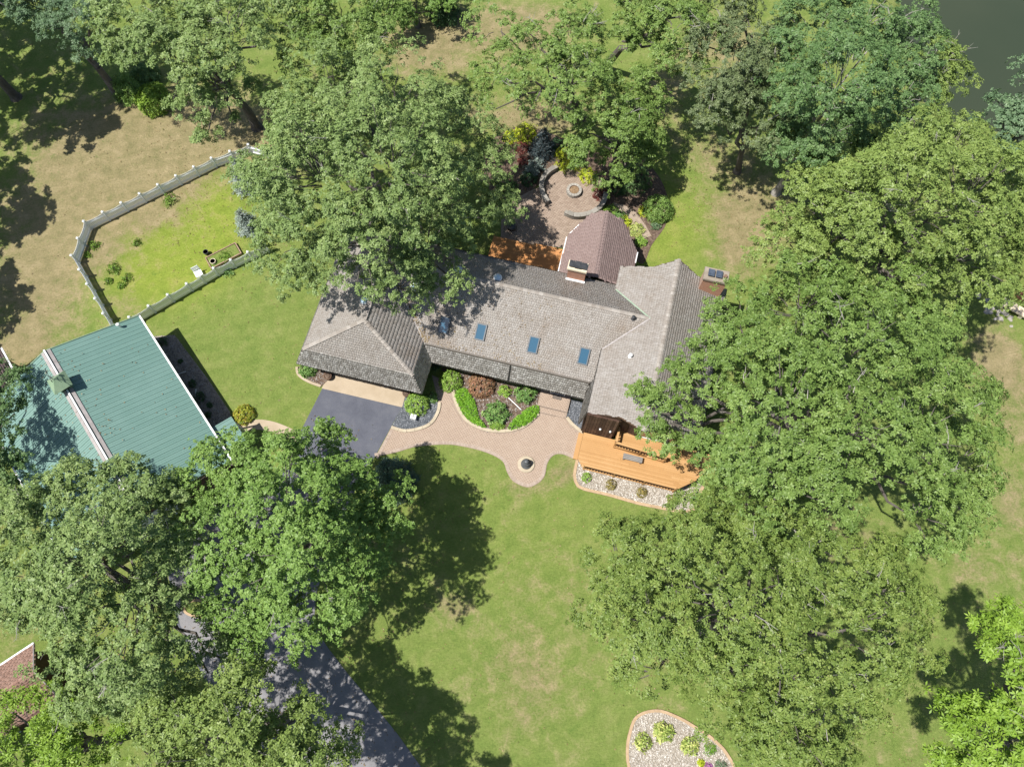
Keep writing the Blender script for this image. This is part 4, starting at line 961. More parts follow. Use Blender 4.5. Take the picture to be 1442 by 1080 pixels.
# fire pit and circular seat wall
c = P(808, 271)
fpit = thing('fire_pit', 'round stone fire pit ring filled with ash at centre of paved circle', 'fire pit', (c.x, c.y, .04))
for row in range(2):
    for k in range(14):
        a0 = 2*math.pi*(k+.5*row)/14+.02; a1 = 2*math.pi*(k+1+.5*row)/14-.02; mb = MB(); vv = []
        for z in (row*.17+.002, row*.17+.168):
            for (r, a_) in ((.40,a0),(.62,a0),(.62,a1),(.40,a1)): vv.append((r*math.cos(a_), r*math.sin(a_), z))
        mb.add(vv, [(3,2,1,0),(4,5,6,7),(0,1,5,4),(1,2,6,5),(2,3,7,6),(3,0,4,7)]); mb.build('ring_stone', M_PALESTONE, fpit)
mb = MB(); mb.lathe([(.372,.0),(.372,.27),(.2,.30),(.02,.31)], (0,0,0), 18); mb.build('ash', flat_mat('ash_and_rust',[(.3,(.14,.09,.05)),(.7,(.32,.22,.13))],6,.95,20,.6,.04), fpit)
mb = MB(); mb.lathe([(.395,.2),(.395,.36),(.375,.36),(.375,.2)], (0,0,0), 20); mb.build('steel_liner', M_TERRA, fpit)
def seat_wall(label, pts):
    path = spline(pxpoly(pts), 6); b = path[0].copy(); t = thing('seat_wall', label, 'garden wall', b)
    seg = [0.0]
    for i in range(1, len(path)): seg.append(seg[-1]+(path[i]-path[i-1]).length)
    def at(s):
        s = min(max(s,0), seg[-1]-1e-5); i = max(k for k in range(len(seg)) if seg[k] <= s); return path[i].lerp(path[i+1], (s-seg[i])/(seg[i+1]-seg[i]+1e-9)) - b
    for row in range(4):
        n = int(seg[-1]/(.34 if row < 3 else .5)); w, z0, z1 = (.3, row*.15+.03, row*.15+.174) if row < 3 else (.38, .482, .56)
        for k in range(n):
            s0 = seg[-1]*(k+.5*(row % 2))/n+.006; s1 = seg[-1]*min(k+1+.5*(row % 2), n)/n-.006
            if s1-s0 < .05: continue
            m_ = MB(); sweep(m_, [at(s0+(s1-s0)*j/2) for j in range(3)], w, z0, z1); m_.build('wall_block' if row < 3 else 'cap_stone', M_STONEWALL, t)
seat_wall('curved stone seat wall between fire pit circle and dwarf spruce', [(784,239),(771,247),(764,257),(762,268),(765,279),(771,289)])
seat_wall('curved stone seat wall between the fire pit circle and the sunroom', [(795,302),(806,307),(818,307.5),(832,304),(843,297),(850,287),(852,276)])
c = P(721, 327)
gr = thing('kettle_grill', 'dark covered grill on the patio next to the back deck', 'grill', (c.x, c.y, .045))
mb = MB(); mb.lathe([(.02,.45),(.28,.5),(.40,.68),(.41,.72)], (0,0,0), 20); mb.build('bowl', M_DARKMETAL, gr, True)
mb = MB(); mb.lathe([(.41,.722),(.38,.85),(.22,.97),(.03,1.0)], (0,0,0), 20); mb.build('lid', M_DARKMETAL, gr, True)
for k in range(3): mb = MB(); mb.tube([(.2*math.cos(k*2.1),.2*math.sin(k*2.1),.55),(.36*math.cos(k*2.1),.36*math.sin(k*2.1),0)], [.02,.02], 6); mb.build('leg', M_DARKMETAL, gr)
# raised planter boxes in the fenced plot
c = P(316, 362); ang = math.atan2((P(335,347)-P(300,365)).y, (P(335,347)-P(300,365)).x)
pb_ = thing('raised_planter', 'brown timber raised planter bed inside the picket fence', 'planter', c, ang)
M_TIMB = var_mat('weathered_timber', [(0,(.22,.145,.095)),(1,(.36,.26,.185))], .9, 3, .5, 20, .3, .01, coord='geo')
for (a,b_,c_,d_) in ((-1.3,1.3,-.58,-.5),(-1.3,1.3,.5,.58),(-1.3,-1.22,-.498,.498),(1.22,1.3,-.498,.498)): mb = MB(); mb.box(a,b_,c_,d_,0,.26); mb.build('timber', M_TIMB, pb_)
mb = MB(); mb.box(-1.178,1.178,-.496,.496,0,.2); mb.build('soil', M_GROUND, pb_)
for (px, py, s, lab, m_) in ((292,358,.2,'small dark pot standing at the end of the timber planter',M_DARKMETAL),(302,371,.22,'pale broken stone urn lying between planter and fence gate',M_CREAM)):
    c = P(px, py); t = thing('garden_pot', lab, 'pot', c); mb = MB(); mb.lathe([(s*.6,0),(s*.8,.1),(s,.34),(s*.85,.36),(s*.7,.2),(s*.05,.18)], (0,0,0), 14); mb.build('bowl', m_, t, True)
    mb = MB(); mb.lathe([(s*1.05,.361),(s*1.05,.39),(s*.9,.39),(s*.86,.361)], (0,0,0), 14); mb.build('rim', m_, t)
c = P(282, 388)
gt = thing('garden_chair', 'small white slatted chair against the inside of the picket fence', 'chair', c, ang)
for k in range(4): mb = MB(); mb.box(-.28,.28,-.28+k*.14,-.28+k*.14+.12,.36,.39); mb.build('seat_slat', M_VINYL, gt)
for k in range(4): mb = MB(); mb.box(-.28+k*.14,-.28+k*.14+.12,.30,.33,.3,.9); mb.build('back_slat', M_VINYL, gt)
for s in (-1,1):
    for t_ in (-1,1): mb = MB(); mb.box(s*.25-.03,s*.25+.03,t_*.25-.03,t_*.25+.03,0,.358); mb.build('leg', M_VINYL, gt)
# slim white edging rods in the beds
for (p0, p1, lab) in (((716,560),(734,577),'long thin white pipe lying across the mulch of the front planting bed'),((251,527),(262,523),'thin white pipe lying on the dark stones beside the barn wall'),((276,548),(275,559),'short white pipe among shrubs in the barn side bed')):
    a, b = P(*p0, .12), P(*p1, .12); mb = MB(); mb.tube([Vector((0,0,.0)), (b-a)*.5+Vector((0,0,.01)), b-a], [.035,.035,.035], 8); o = mb.build('white_pipe', M_WHITE, None, loc=a); tag(o, lab, 'pipe')

# ------------------------------------------------------------------ vegetation
def unit(v): return v/np.maximum(np.linalg.norm(v, axis=-1, keepdims=True), 1e-9)
def leaves(pos, axis, lean, k, length, width, droop, g, hue):
    """rosettes of k folded leaves around each pos; returns verts, quads, var"""
    n = len(pos); ax = unit(axis)
    ref = np.where(np.abs(ax[:, 2:3]) > .9, np.array([[1.,0,0]]), np.array([[0,0,1.]]))
    t1 = unit(np.cross(ax, ref)); t2 = np.cross(ax, t1)
    ang = g.uniform(0, 2*np.pi, (n, 1)) + np.arange(k)[None]*2*np.pi/k + g.uniform(-.35, .35, (n, k))
    rad = t1[:, None]*np.cos(ang)[..., None] + t2[:, None]*np.sin(ang)[..., None]
    el = g.uniform(-droop, lean, (n, k))[..., None]
    d = unit(rad*np.cos(el) + ax[:, None]*np.sin(el))
    sd = unit(np.cross(d, ax[:, None] + g.normal(0, .35, (n, k, 3))))
    up = np.cross(sd, d)
    Ls = length*g.uniform(.7, 1.25, (n, k, 1)); Wd = width*g.uniform(.75, 1.2, (n, k, 1))
    b = pos[:, None] + d*Ls*.06
    fold = Wd*.28
    v = np.stack([b, b + d*Ls*.55 + sd*Wd*.5 + up*fold, b + d*Ls, b + d*Ls*.55 - sd*Wd*.5 + up*fold], 2).reshape(-1, 3)
    f = np.arange(n*k*4).reshape(-1, 4)
    var = np.clip(np.repeat(hue, k)*.62 + g.random(n*k)*.38, 0, 1)
    return v, f, var

def crown_points(lobes, g, br=1.0, per=26, flat=1.0, low=-.3, gap=.1, dens=1.0):
    """boughs over the skin of each lobe, then twig ends over each bough"""
    C = np.array([l[:3] for l in lobes]); R = np.array([l[3] for l in lobes])
    B = []; BR = []; BD = []; owner = []
    K = unit(g.normal(0, 1, (9, 3)))*g.uniform(1.1, 3.0, (9, 1)); PH = g.uniform(0, 6.28, 9)
    def field(p): return np.sin(p @ K.T + PH).sum(1)/3.0          # lumpy noise, about -1.5 .. 1.5
    for i, (c, r) in enumerate(zip(C, R)):
        nb = max(6, int(dens*4.6*(r/br)**2))
        d = unit(g.normal(0, 1, (nb*2, 3))); d = d[d[:, 2] > low][:nb]
        rr = r*(1 - .38*g.random(len(d))**2)
        p = c + d*rr[:, None]*np.array([1, 1, flat])
        fl = field(p); p = p + d*(r*.19*fl)[:, None]
        keep = (g.random(len(d)) > gap*.5) & (fl > -.58 - .3*g.random(len(d)) + gap)
        for j in range(len(C)):
            if j == i: continue
            q = (p-C[j])/np.array([1, 1, flat]); dist = np.linalg.norm(q, axis=1)/R[j]
            keep &= (dist > .72) 
        p, d = p[keep], d[keep]
        # inner boughs so the heart of a lobe is leafy too
        ni = max(1, int(.55*(r/br)**2)); di = unit(g.normal(0, 1, (ni, 3)) + np.array([0, 0, .9])); pi = c + di*(r*g.uniform(.3, .62, ni))[:, None]*np.array([1, 1, flat])
        p = np.concatenate([p, pi]); d = np.concatenate([d, di])
        B.append(p); BD.append(d); BR.append(br*g.uniform(.5, 1.2, len(p))*min(1, (r/1.6)**.5)); owner += [i]*len(p)
    B = np.concatenate(B); BD = np.concatenate(BD); BR = np.concatenate(BR)
    n = len(B); per_spray = 5
    cnt = np.maximum(3, (per*(BR/br)**2/per_spray*.95).astype(int)); si = np.repeat(np.arange(n), cnt); ns = len(si)
    d = unit(g.normal(0, 1, (ns, 3)) + np.array([0, 0, .85]) + .4*BD[si])
    sp = B[si] + d*(BR[si]*(.62 + .45*g.random(ns)))[:, None]*np.array([1.08, 1.08, .72])
    sh = np.clip(np.repeat(g.random(n), cnt)*.45 + g.random(ns)*.55, 0, 1)
    idx = np.repeat(np.arange(ns), g.integers(3, 8, ns)); m = len(idx)
    off = g.normal(0, 1, (m, 3))*np.array([.15, .15, .06]); off[:, 2] -= .35*(off[:, 0]**2 + off[:, 1]**2)
    pos = sp[idx] + off
    axis = unit(.35*d[idx] + 1.6*off*np.array([1, 1, 0]) + .25*BD[si[idx]] + np.array([0, 0, .8]) + g.normal(0, .25, (m, 3)))
    hue = np.clip(sh[idx]*.7 + g.random(m)*.3, 0, 1)
    return pos, axis, hue, B, np.array(owner)

def limb(mb, a, b, r0, r1, g, sag=.12, n=4, sides=6):
    a, b = np.array(a, float), np.array(b, float); L_ = np.linalg.norm(b-a); pts = []; rs = []
    for k in range(n+1):
        t = k/n; p = a + (b-a)*t
        if 0 < k < n: p = p + g.normal(0, .045*L_, 3)
        p[2] += sag*L_*math.sin(math.pi*t)*.5; pts.append(p); rs.append(r0 + (r1-r0)*t)
    mb.tube(pts, rs, sides, cap=True)
TREES = []
def tree(name, label, species, lobes_px, base=None, seed=1, group=None, br=1.0, per=26, leaf=(.25,.125), k=6, gap=.1, trunk=.34, bark=None, world=None, zs=1.0, dens=1.0, twig=.35):
    g = np.random.default_rng(seed)
    if world is None:
        lobes = []
        for (px, py, rp, z) in lobes_px:
            z = z*zs; p = P(px, py, z); lobes.append((p.x, p.y, z, RPX(py, rp, z)))
    else: lobes = world
    A = np.array(lobes)
    if base is None: w = A[:, 3]**2; base = Vector(((A[:,0]*w).sum()/w.sum(), (A[:,1]*w).sum()/w.sum(), 0))
    elif len(base) == 2: base = P(*base)
    base = Vector((base.x, base.y, 0)); o = np.array(base)
    t = thing(name, label, 'tree', base, group=group)
    A[:, :3] -= o
    pos, axis, hue, B, own = crown_points([tuple(r) for r in A], g, br, per*(1.1 if 43 <= seed <= 46 else 2.4), gap=gap, dens=dens)
    v, f, var = leaves(pos, axis, .35, k, leaf[0]*(1.25 if 43 <= seed <= 46 else .69), leaf[1]*(1.5 if 43 <= seed <= 46 else .7), .35, g, hue)
    # trunk, main limbs to each lobe, boughs to each clump
    mb = MB(); zc = np.average(A[:, 2], weights=A[:, 3]**2); fork = np.array([0, 0, zc*.38])
    ctr = np.average(A[:, :2], axis=0, weights=A[:, 3]**2)
    fork[:2] = ctr*.25
    pts = [np.array([0,0,-.15]), np.array([0,0,.35])]
    mid = fork*.55 + np.append(g.normal(0, .12, 2), 0); pts += [mid, fork]
    mb.tube(pts, [trunk*1.75, trunk*1.15, trunk*.95, trunk*.8], 10)
    top = np.array([*(ctr*.7), zc*.95]); limb(mb, fork, top, trunk*.75, trunk*.28, g, 0, 5, 8)
    for i in range(len(A)):
        s = fork + (top-fork)*g.uniform(0, .55); e = A[i, :3] - np.array([0, 0, .2*A[i, 3]])
        e = e - np.array([0,0,.15*A[i,3]]); limb(mb, s, e, trunk*.38, trunk*.12, g, .12, 5, 6)
        mine = np.nonzero(own == i)[0]
        for j in mine:
            if g.random() < .5: continue
            s0 = e + (A[i,:3]-e)*g.random() + (B[j]-e)*g.uniform(.1,.45); limb(mb, s0, s0 + (B[j]-s0)*g.uniform(.75,1.0) - np.array([0,0,.1]), trunk*.09, .018, g, .1, 3, 4)
    mb.build('trunk', bark or BARK, t)
    if world is None:
        dt = MB(); hi = np.nonzero(B[:, 2] > np.median(B[:, 2]))[0]
        for j in g.choice(hi, min(len(hi), int(len(A)*1.3*twig/.35)), replace=False):
            p0 = B[j] + np.array([0, 0, .25]); dr = unit(g.normal(0, 1, 3)*np.array([1, 1, .35]) + np.array([0, 0, .35])); ln = g.uniform(.5, 1.3)
            p1 = p0 + dr*ln*.5 + g.normal(0, .08, 3); p2 = p1 + dr*ln*.5 + g.normal(0, .12, 3); dt.tube([p0, p1, p2], [.026, .018, .008], 4)
            for _ in range(3):
                q0 = p0 + (p2-p0)*g.uniform(.3, .9); dt.tube([q0, q0 + unit(dr + g.normal(0, .6, 3))*g.uniform(.3, .7)], [.013, .006], 4)
        dt.build('dead_twigs', BARK_PALE, t, kind='stuff')
    link('crown', np_mesh('crown', v, f, var), L[species], t)
    TREES.append(len(f)); return t

OAK = dict(br=1.0, per=24)
tree('oak_tree', 'broad grey-green oak whose boughs hang over the cedar shake roof', 'greyoak',
 [(424,186,52,9),(475,148,66,10.5),(555,150,72,11),(632,185,54,7.6),(688,224,36,5.5),(380,272,54,9),(455,250,85,13),(550,245,90,14),(635,275,60,5.8),(425,335,62,9),(515,345,72,11.5),(600,350,56,8.2),(560,405,42,8.5),(640,392,26,7.2),(688,300,38,4.8),(470,375,34,8.5)], seed=21, base=None, br=.95, per=26, trunk=.42)
tree('maple_tree', 'bright green rounded maple beside the asphalt driveway, shading the front lawn', 'maple',
 [(320,662,50,8),(435,642,42,9),(395,715,75,12),(480,700,55,9.5),(538,722,38,7.5),(328,765,62,10),(430,795,78,12.5),(492,775,58,9),(345,850,58,9),(408,875,45,8),(500,835,34,7),(345,900,28,7)], seed=22, br=.8, per=26, leaf=(.2,.13), gap=.05, trunk=.36, dens=1.1)
tree('oak_tree', 'large dusty green oak standing below the green barn roof', 'greyoak',
 [(55,740,52,9),(30,712,32,8.5),(90,700,36,9),(118,712,48,9),(195,712,48,9),(245,735,36,8.5),(48,815,58,10),(140,800,85,13),(210,800,52,11),(102,878,62,11),(180,890,78,12),(238,925,55,9),(140,955,46,8.5),(185,975,32,8),(30,770,40,9),(262,900,46,9),(288,948,38,8.5),(330,935,30,8)], seed=123, br=.95, per=26, gap=.03, dens=1.15)
tree('ash_tree', 'olive green tree with bare grey twigs overhanging the dark lower driveway', 'yellow',
 [(258,1000,46,9),(330,985,50,10),(395,1025,46,9),(300,1065,70,11),(400,1090,60,10),(448,1062,40,9),(205,1065,48,9),(362,965,36,8),(250,1050,44,10)], seed=24, br=.9, per=24, gap=.1)
tree('ash_tree', 'vivid lime leafed tree in front of the rust brown shed roof', 'lime',
 [(10,1003,30,6),(38,1015,30,6.5),(105,1030,32,7.5),(75,1040,36,7),(20,1075,60,8),(110,1065,46,7.5),(150,1045,34,7),(60,1100,60,8)], seed=25, br=.8, per=24, leaf=(.3,.11))
tree('oak_tree', 'dark tree crowding the green barn eave beside the dark red shed', 'deep',
 [(10,545,32,5.5),(-8,605,40,7),(-12,680,44,7.5),(8,716,32,7),(8,640,26,7),(-50,640,56,7.5),(16,580,20,5.5)], base=P(-40,690), seed=26, br=.85, per=24)
tree('oak_tree', 'huge spreading oak with boughs reaching over the orange deck', 'oak',
 [(1046,450,44,8),(908,562,26,7.5),(948,592,42,8),(1000,560,58,10),(1060,500,68,12),(1130,440,66,12),(1220,425,58,11.5),(1200,500,88,15),(1100,580,90,15),(1300,500,68,12),(1352,540,46,10),(1032,655,46,10),(928,616,22,7),(1100,680,78,13),(1200,610,88,14.5),(1290,620,78,13),(1350,650,48,10),(1368,720,38,8.5),(1295,725,50,10),(1050,728,46,9),(1120,735,40,9),(960,560,34,8)], seed=27, br=.95, per=24, gap=.12, trunk=.46)
tree('walnut_tree', 'sprawling olive and yellow-green walnut above the stone edged island bed', 'walnut',
 [(870,790,48,8.5),(850,858,42,8),(930,790,58,10),(1000,762,52,10),(920,880,72,12),(1020,860,88,14),(1110,830,78,13),(1085,765,46,10),(1180,790,52,10),(1232,832,56,11),(1262,888,46,10),(1180,895,82,13),(1100,940,82,13),(1000,955,66,11),(930,945,46,9),(1115,1025,64,11),(1185,985,46,9.5),(1050,1020,36,9),(1262,805,36,8),(1150,1060,40,9)], seed=28, br=.95, per=27, leaf=(.235,.115), k=6, gap=.14, trunk=.42)
tree('locust_tree', 'bright lime feathery tree rising from dark shade beside the olive walnut', 'lime',
 [(1412,885,28,13),(1448,935,44,14.5),(1352,1000,28,11.5),(1402,1050,50,13.5),(1335,1068,30,11.5),(1460,1010,56,15),(1400,985,30,14),(1440,1100,60,13)], base=(1362,1010), seed=29, br=.85, per=24, leaf=(.34,.12))
tree('oak_tree', 'large yellow-green oak between the lake and the oak over the deck', 'yellow',
 [(1150,285,56,9),(1108,340,44,8),(1205,245,56,10),(1270,222,56,11),(1340,212,52,11),(1260,300,88,14),(1350,290,78,13),(1425,265,50,11),(1180,330,66,11),(1250,380,68,11.5),(1340,370,72,12),(1425,345,52,11),(1150,378,40,9),(1300,425,50,9.5),(1360,415,34,9)], seed=30, br=.95, per=24, trunk=.42)
tree('oak_tree', 'tall deep green oak with pale leaning trunk at the lakeside lawn edge', 'deep',
 [(1140,60,58,11),(1215,40,58,12),(1262,85,44,11),(1180,120,72,14),(1115,140,46,10),(1250,160,52,11),(1160,195,54,10),(1228,218,36,9),(1120,212,36,8),(1268,25,30,10)], base=(1092,272), seed=31, br=.9, per=25, bark=BARK_PALE, trunk=.26)
tree('willow_tree', 'light green tree with bare white twigs leaning out over the lake', 'yellow',
 [(1300,92,32,8),(1338,88,26,8),(1290,134,36,8),(1352,114,20,7.5),(1315,116,30,8)], seed=32, br=.8, per=20, gap=.2, bark=BARK_PALE, twig=1.2)
tree('linden_tree', 'blue-green tree on the lake shore beside open water', 'blueg',
 [(1425,158,34,8.5),(1402,176,26,8),(1455,132,34,9),(1445,195,42,9),(1480,165,50,10)], seed=33, br=.8, per=26, leaf=(.2,.14))
tree('oak_tree', 'grey-green oak with dark forked trunk behind the dry lawn slope', 'dusk',
 [(1000,55,42,10),(1060,38,42,10.5),(1030,100,46,10),(1082,85,34,10),(985,108,30,8.5),(1020,10,40,10)], base=(1070,135), seed=34, br=.9, per=22, gap=.18)
tree('oak_tree', 'thin grey-green oak with bare lower trunk next to pale leaning trunk', 'dusk',
 [(1030,150,36,9),(1072,172,36,8.5),(1005,165,28,8.5),(1050,130,30,9)], base=(1038,242), seed=35, br=.85, per=20, gap=.22, trunk=.24)
tree('oak_tree', 'mid green oak at the top of the dry clearing with leaning trunk', 'oak',
 [(900,18,42,9),(950,40,42,10),(985,8,38,10),(882,52,24,8),(990,62,28,9),(935,75,26,8.5)], base=(852,98), seed=36, br=.85, per=24)
tree('oak_tree', 'open crowned light oak with gaps showing dry grass behind gold shrubs', 'oak',
 [(705,35,36,8.5),(765,80,42,9.5),(805,58,40,9.5),(700,105,30,8),(742,128,44,9),(800,122,46,9.5),(698,148,24,8),(832,98,30,9),(745,40,24,8.5)], base=(815,168), seed=37, br=.85, per=20, gap=.28, twig=.5)
tree('oak_tree', 'dense green oak leaning over the fire pit garden', 'oak',
 [(872,148,42,8),(902,178,36,6),(852,196,44,7),(828,184,20,6.5),(905,130,30,7),(882,226,30,4.6),(858,236,22,4.4),(925,160,20,5.5)], seed=38, br=.85, per=24)
tree('oak_tree', 'tall oak with dark double trunk and drooping branch above the picket fence', 'greyoak',
 [(200,40,56,10),(270,18,58,11),(180,66,34,9),(250,80,58,11),(320,60,60,12),(302,118,42,9.5),(385,28,48,11),(288,188,24,7),(272,152,26,8),(330,172,13,6.5)], base=(362,180), seed=39, br=.9, per=24, gap=.14)
tree('oak_tree', 'olive oak behind the roof overhanging oak, edge of dry clearing', 'oak',
 [(430,40,46,10),(482,28,48,11),(525,62,40,10),(445,92,42,9.5),(505,108,34,9),(540,30,34,9)], seed=40, br=.9, per=24)
tree('pine_tree', 'blue-green feathery tree beside deeply shaded grass and a bare trunk', 'blueg',
 [(60,12,36,9),(102,40,32,9),(38,-12,40,9),(112,72,22,7.5),(130,10,34,9.5)], seed=41, br=.75, per=26, leaf=(.28,.08), k=7)
tree('maple_tree', 'bright rounded green tree at the far edge of the dry clearing', 'maple',
 [(555,18,34,2.2),(612,8,32,2.4),(585,-12,44,3.2)], seed=42, trunk=.2, br=.75, per=26, leaf=(.2,.12))
# trees standing mostly outside the frame whose shade and trunk show
def wl_lobes(cx, cy, z, r, n, g): 
    out = [(cx, cy, z, r*.62)]
    for k in range(n):
        a = 2*math.pi*k/n + g.uniform(-.3,.3); rr = r*g.uniform(.45,.62)
        out.append((cx + rr*math.cos(a), cy + rr*math.sin(a), z - g.uniform(.5,2.2), r*g.uniform(.34,.46)))
    return out
g0 = np.random.default_rng(99)
b = P(23,138); tree('oak_tree', 'tree with bare trunk leaning over deeply shaded grass near lime shrub', 'oak', None, base=(23,138), seed=43, world=wl_lobes(b.x-1.0, b.y+.2, 12.5, 7.0, 9, g0), br=.95, per=20)
b = P(20,290); tree('oak_tree', 'tree seen by its rounded shade on dry grass beside picket fence', 'oak', None, base=(b - Vector((7.6,1.5,0))), seed=44, world=wl_lobes(b.x-7.2, b.y-1.5, 11, 5.2, 7, g0), br=.95, per=20)
b = P(15,425); tree('oak_tree', 'smaller tree seen by its shade between picket fence and green barn', 'oak', None, base=(b - Vector((7.0,1.2,0))), seed=45, world=wl_lobes(b.x-6.6, b.y-1.2, 9.5, 4.2, 6, g0), br=.9, per=20)
b = P(20,60); tree('oak_tree', 'deep green tree behind the leaning bare trunk in shaded grass', 'deep', None, base=(b - Vector((10,0,0))), seed=46, world=wl_lobes(b.x-7.5, b.y+1, 12, 7.0, 9, g0), br=.95, per=20)
b = P(622,1008); tree('ash_tree', 'tree beside the lower driveway seen by its branchy shade on lawn', 'yellow', None, base=P(455,1150), seed=47, world=wl_lobes(b.x-5.8, b.y-2.4, 12, 2.7, 6, g0), br=.75, per=26, gap=.35)
b = P(712,1095); tree('ash_tree', 'tree seen by its small separate shade on lawn facing island bed', 'yellow', None, base=P(600,1210), seed=48, world=wl_lobes(b.x-6.4, b.y-2.6, 12, 3.0, 6, g0), br=.75, per=26, gap=.35)

# conifers: tapering tiers of drooping boughs
def conifer(name, label, species, base, h, r, seed, zb=.3):
    g = np.random.default_rng(seed); t = thing(name, label, 'tree', base)
    pos = []; axis = []; hue = []; mb = MB(); mb.tube([(0,0,-.1),(0,0,h*.5),(0,0,h*.97)], [h*.024, h*.016, .015], 8)
    tiers = int(h*3.2)
    for i in range(tiers):
        f = i/tiers; z = zb + (h-zb)*f; R_ = r*(1-f)**.85 + .06; nb = max(5, int(5+R_*6))
        for k in range(nb):
            a = 2*math.pi*(k+g.random())/nb; L_ = R_*g.uniform(.75,1.1); m = max(2, int(L_/.13))
            s = np.linspace(.18, 1, m); d = np.array([math.cos(a), math.sin(a), 0])
            p = d[None]*(s*L_)[:,None]; p[:,2] = z + .10*L_*s - .30*L_*s**2
            p += g.normal(0, .05, p.shape); pos.append(p); axis.append(np.tile(np.array([d[0]*.5, d[1]*.5, .8]), (m,1))+g.normal(0,.3,(m,3))); hue.append(np.clip(.25+.55*s+g.normal(0,.2,m),0,1))
            mb.tube([(0,0,z), p[m//2], p[-1]], [.03,.02,.008], 4)
    pos = np.concatenate(pos); axis = np.concatenate(axis); hue = np.concatenate(hue)
    v, f, var = leaves(pos, axis, .5, 7, .24, .05, .3, g, hue)
    mb.build('trunk', BARK, t); link('crown', np_mesh('crown', v, f, var), L[species], t)
conifer('spruce_tree', 'dark narrow spruce tucked behind the bright maple by the walkway', 'spruce', P(558,678), 5.4, 1.6, 61)
conifer('spruce_tree', 'silvery blue spruce at the picket fence under the overhanging oak', 'bluespruce', P(350,262), 3.6, 1.3, 62)
conifer('spruce_tree', 'silvery blue spruce low by the planter beds', 'bluespruce', P(352,322), 2.6, 1.0, 63)
conifer('spruce_tree', 'small navy blue spruce in garden between gold and red shrubs', 'navyspruce', P(764,216), 3.2, 1.2, 64)
conifer('spruce_tree', 'dwarf green-grey spruce beside the curved stone seat wall', 'bluespruce', P(752,240), 1.4, .8, 65)

# shrubs
def shrub(name, label, species, px, py, rp, h=1.0, seed=1, leaf=(.10,.055), per=None, ball=True, loose=0.0, k=5, group=None, stem=True, sq=1.0):
    g = np.random.default_rng(seed+500); r = RPX(py, rp, .6); c = P(px, py, r*.5*h); c.z = 0
    t = thing(name, label, 'shrub', c, group=group)
    n = int((per or 260)*max(r, .35)**2*2.2)
    d = unit(g.normal(0, 1, (n, 3))); d[:, 2] = np.abs(d[:, 2])*1.0 - .25*(g.random(n) < .25)
    rr = r*(1 - .16*g.random(n)); lump = 1 + (.06+loose)*np.sin(d[:,0]*7+seed)*np.cos(d[:,1]*6+seed*2) + loose*g.normal(0,.35,n)
    pos = d*(rr*lump)[:, None]*np.array([1, sq, h]); pos[:, 2] = np.maximum(pos[:, 2] + .12*r, .04)
    axis = d + np.array([0,0,.4]) + g.normal(0, .3, (n, 3))
    clump = (np.sin(pos[:,0]*9/r+seed)+np.sin(pos[:,1]*8/r+seed*3)+np.sin(pos[:,2]*7/r))*.12
    v, f, var = leaves(pos, axis, .7, k, leaf[0], leaf[1], .3, g, np.clip(g.random(n)*.9+clump+.05, 0, 1))
    link('foliage', np_mesh('foliage', v, f, var), L[species], t)
    if stem:
        mb = MB()
        for j in range(5):
            a = 2*math.pi*j/5; mb.tube([(0,0,-.03),(.3*r*math.cos(a),.3*r*math.sin(a),.35*r*h),(.7*r*math.cos(a),.7*r*sq*math.sin(a),.8*r*h)], [.03,.022,.01], 5)
        mb.build('stem', BARK, t)
    return t
shrub('round_shrub', 'clipped round yellow-green shrub near garage corner in front bed', 'shrub', 634,535,17,1.0,1)
shrub('round_shrub', 'clipped round red-brown barberry in the front planting bed', 'red', 678,541,20,.95,2)
shrub('leafy_shrub', 'small leafy green shrub against the house wall in front bed', 'shrub', 711,551,9,1.0,3, (.14,.07), 160, loose=.15)
shrub('leafy_shrub', 'broad leaf rhododendron beside the brick porch landing', 'rhodo', 740,554,15,.9,4, (.17,.07), 150, loose=.15)
shrub('leafy_shrub', 'loose pale green shrub in the middle of the curved front bed', 'rhodo', 699,581,17,.75,5, (.18,.08), 150, loose=.18)
shrub('leafy_shrub', 'low green plant at the curved kerb of the front bed', 'shrub', 700,599,11,.6,6, (.12,.06), 200, loose=.12, sq=.6)
shrub('round_shrub', 'clipped round bright green shrub between garage apron and slate chips', 'shrub', 587,568,18,.95,7)
shrub('leafy_shrub', 'small dark green plant behind clipped shrub at garage corner', 'rhodo', 609,560,8,.8,8, (.12,.06), 170, loose=.15)
shrub('leafy_shrub', 'dark leafy shrub at the lawn side of the garage apron', 'rhodo', 433,521,13,.8,9, (.14,.07), 190, loose=.12, sq=.8)
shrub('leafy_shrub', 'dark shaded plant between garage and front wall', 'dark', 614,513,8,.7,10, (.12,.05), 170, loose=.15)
shrub('small_shrub', 'small round green shrub nearest the walkway in deck gravel bed', 'shrub', 826,672,7.5,1,11, (.07,.04), 420)
for i, (px, py, lab) in enumerate(((861,682,'small round bronze shrub beside the green one in deck gravel bed'),(904,693,'small round bronze shrub in the middle of deck gravel bed'),(947,704,'small round bronze shrub at far end of the deck gravel bed'))):
    shrub('small_shrub', lab, 'bronze', px, py, 8, 1, 12+i, (.07,.04), 420)
shrub('leafy_shrub', 'pale green shrub growing over the end kerb of deck gravel bed', 'rhodo', 982,702,9,.8,16, (.12,.06), 170, loose=.2)
shrub('hosta', 'lime leafed hosta next to the large variegated hosta in island bed', 'hosta', 906,1045,11,.6,17, (.22,.10), 100, loose=.1)
shrub('hosta', 'large variegated hosta under the walnut boughs in island bed', 'hosta', 935,1030,14,.6,18, (.22,.10), 90, loose=.1)
shrub('hosta', 'variegated yellow hosta in the middle of island bed', 'hosta', 971,1050,12,.65,19, (.22,.10), 90, loose=.1)
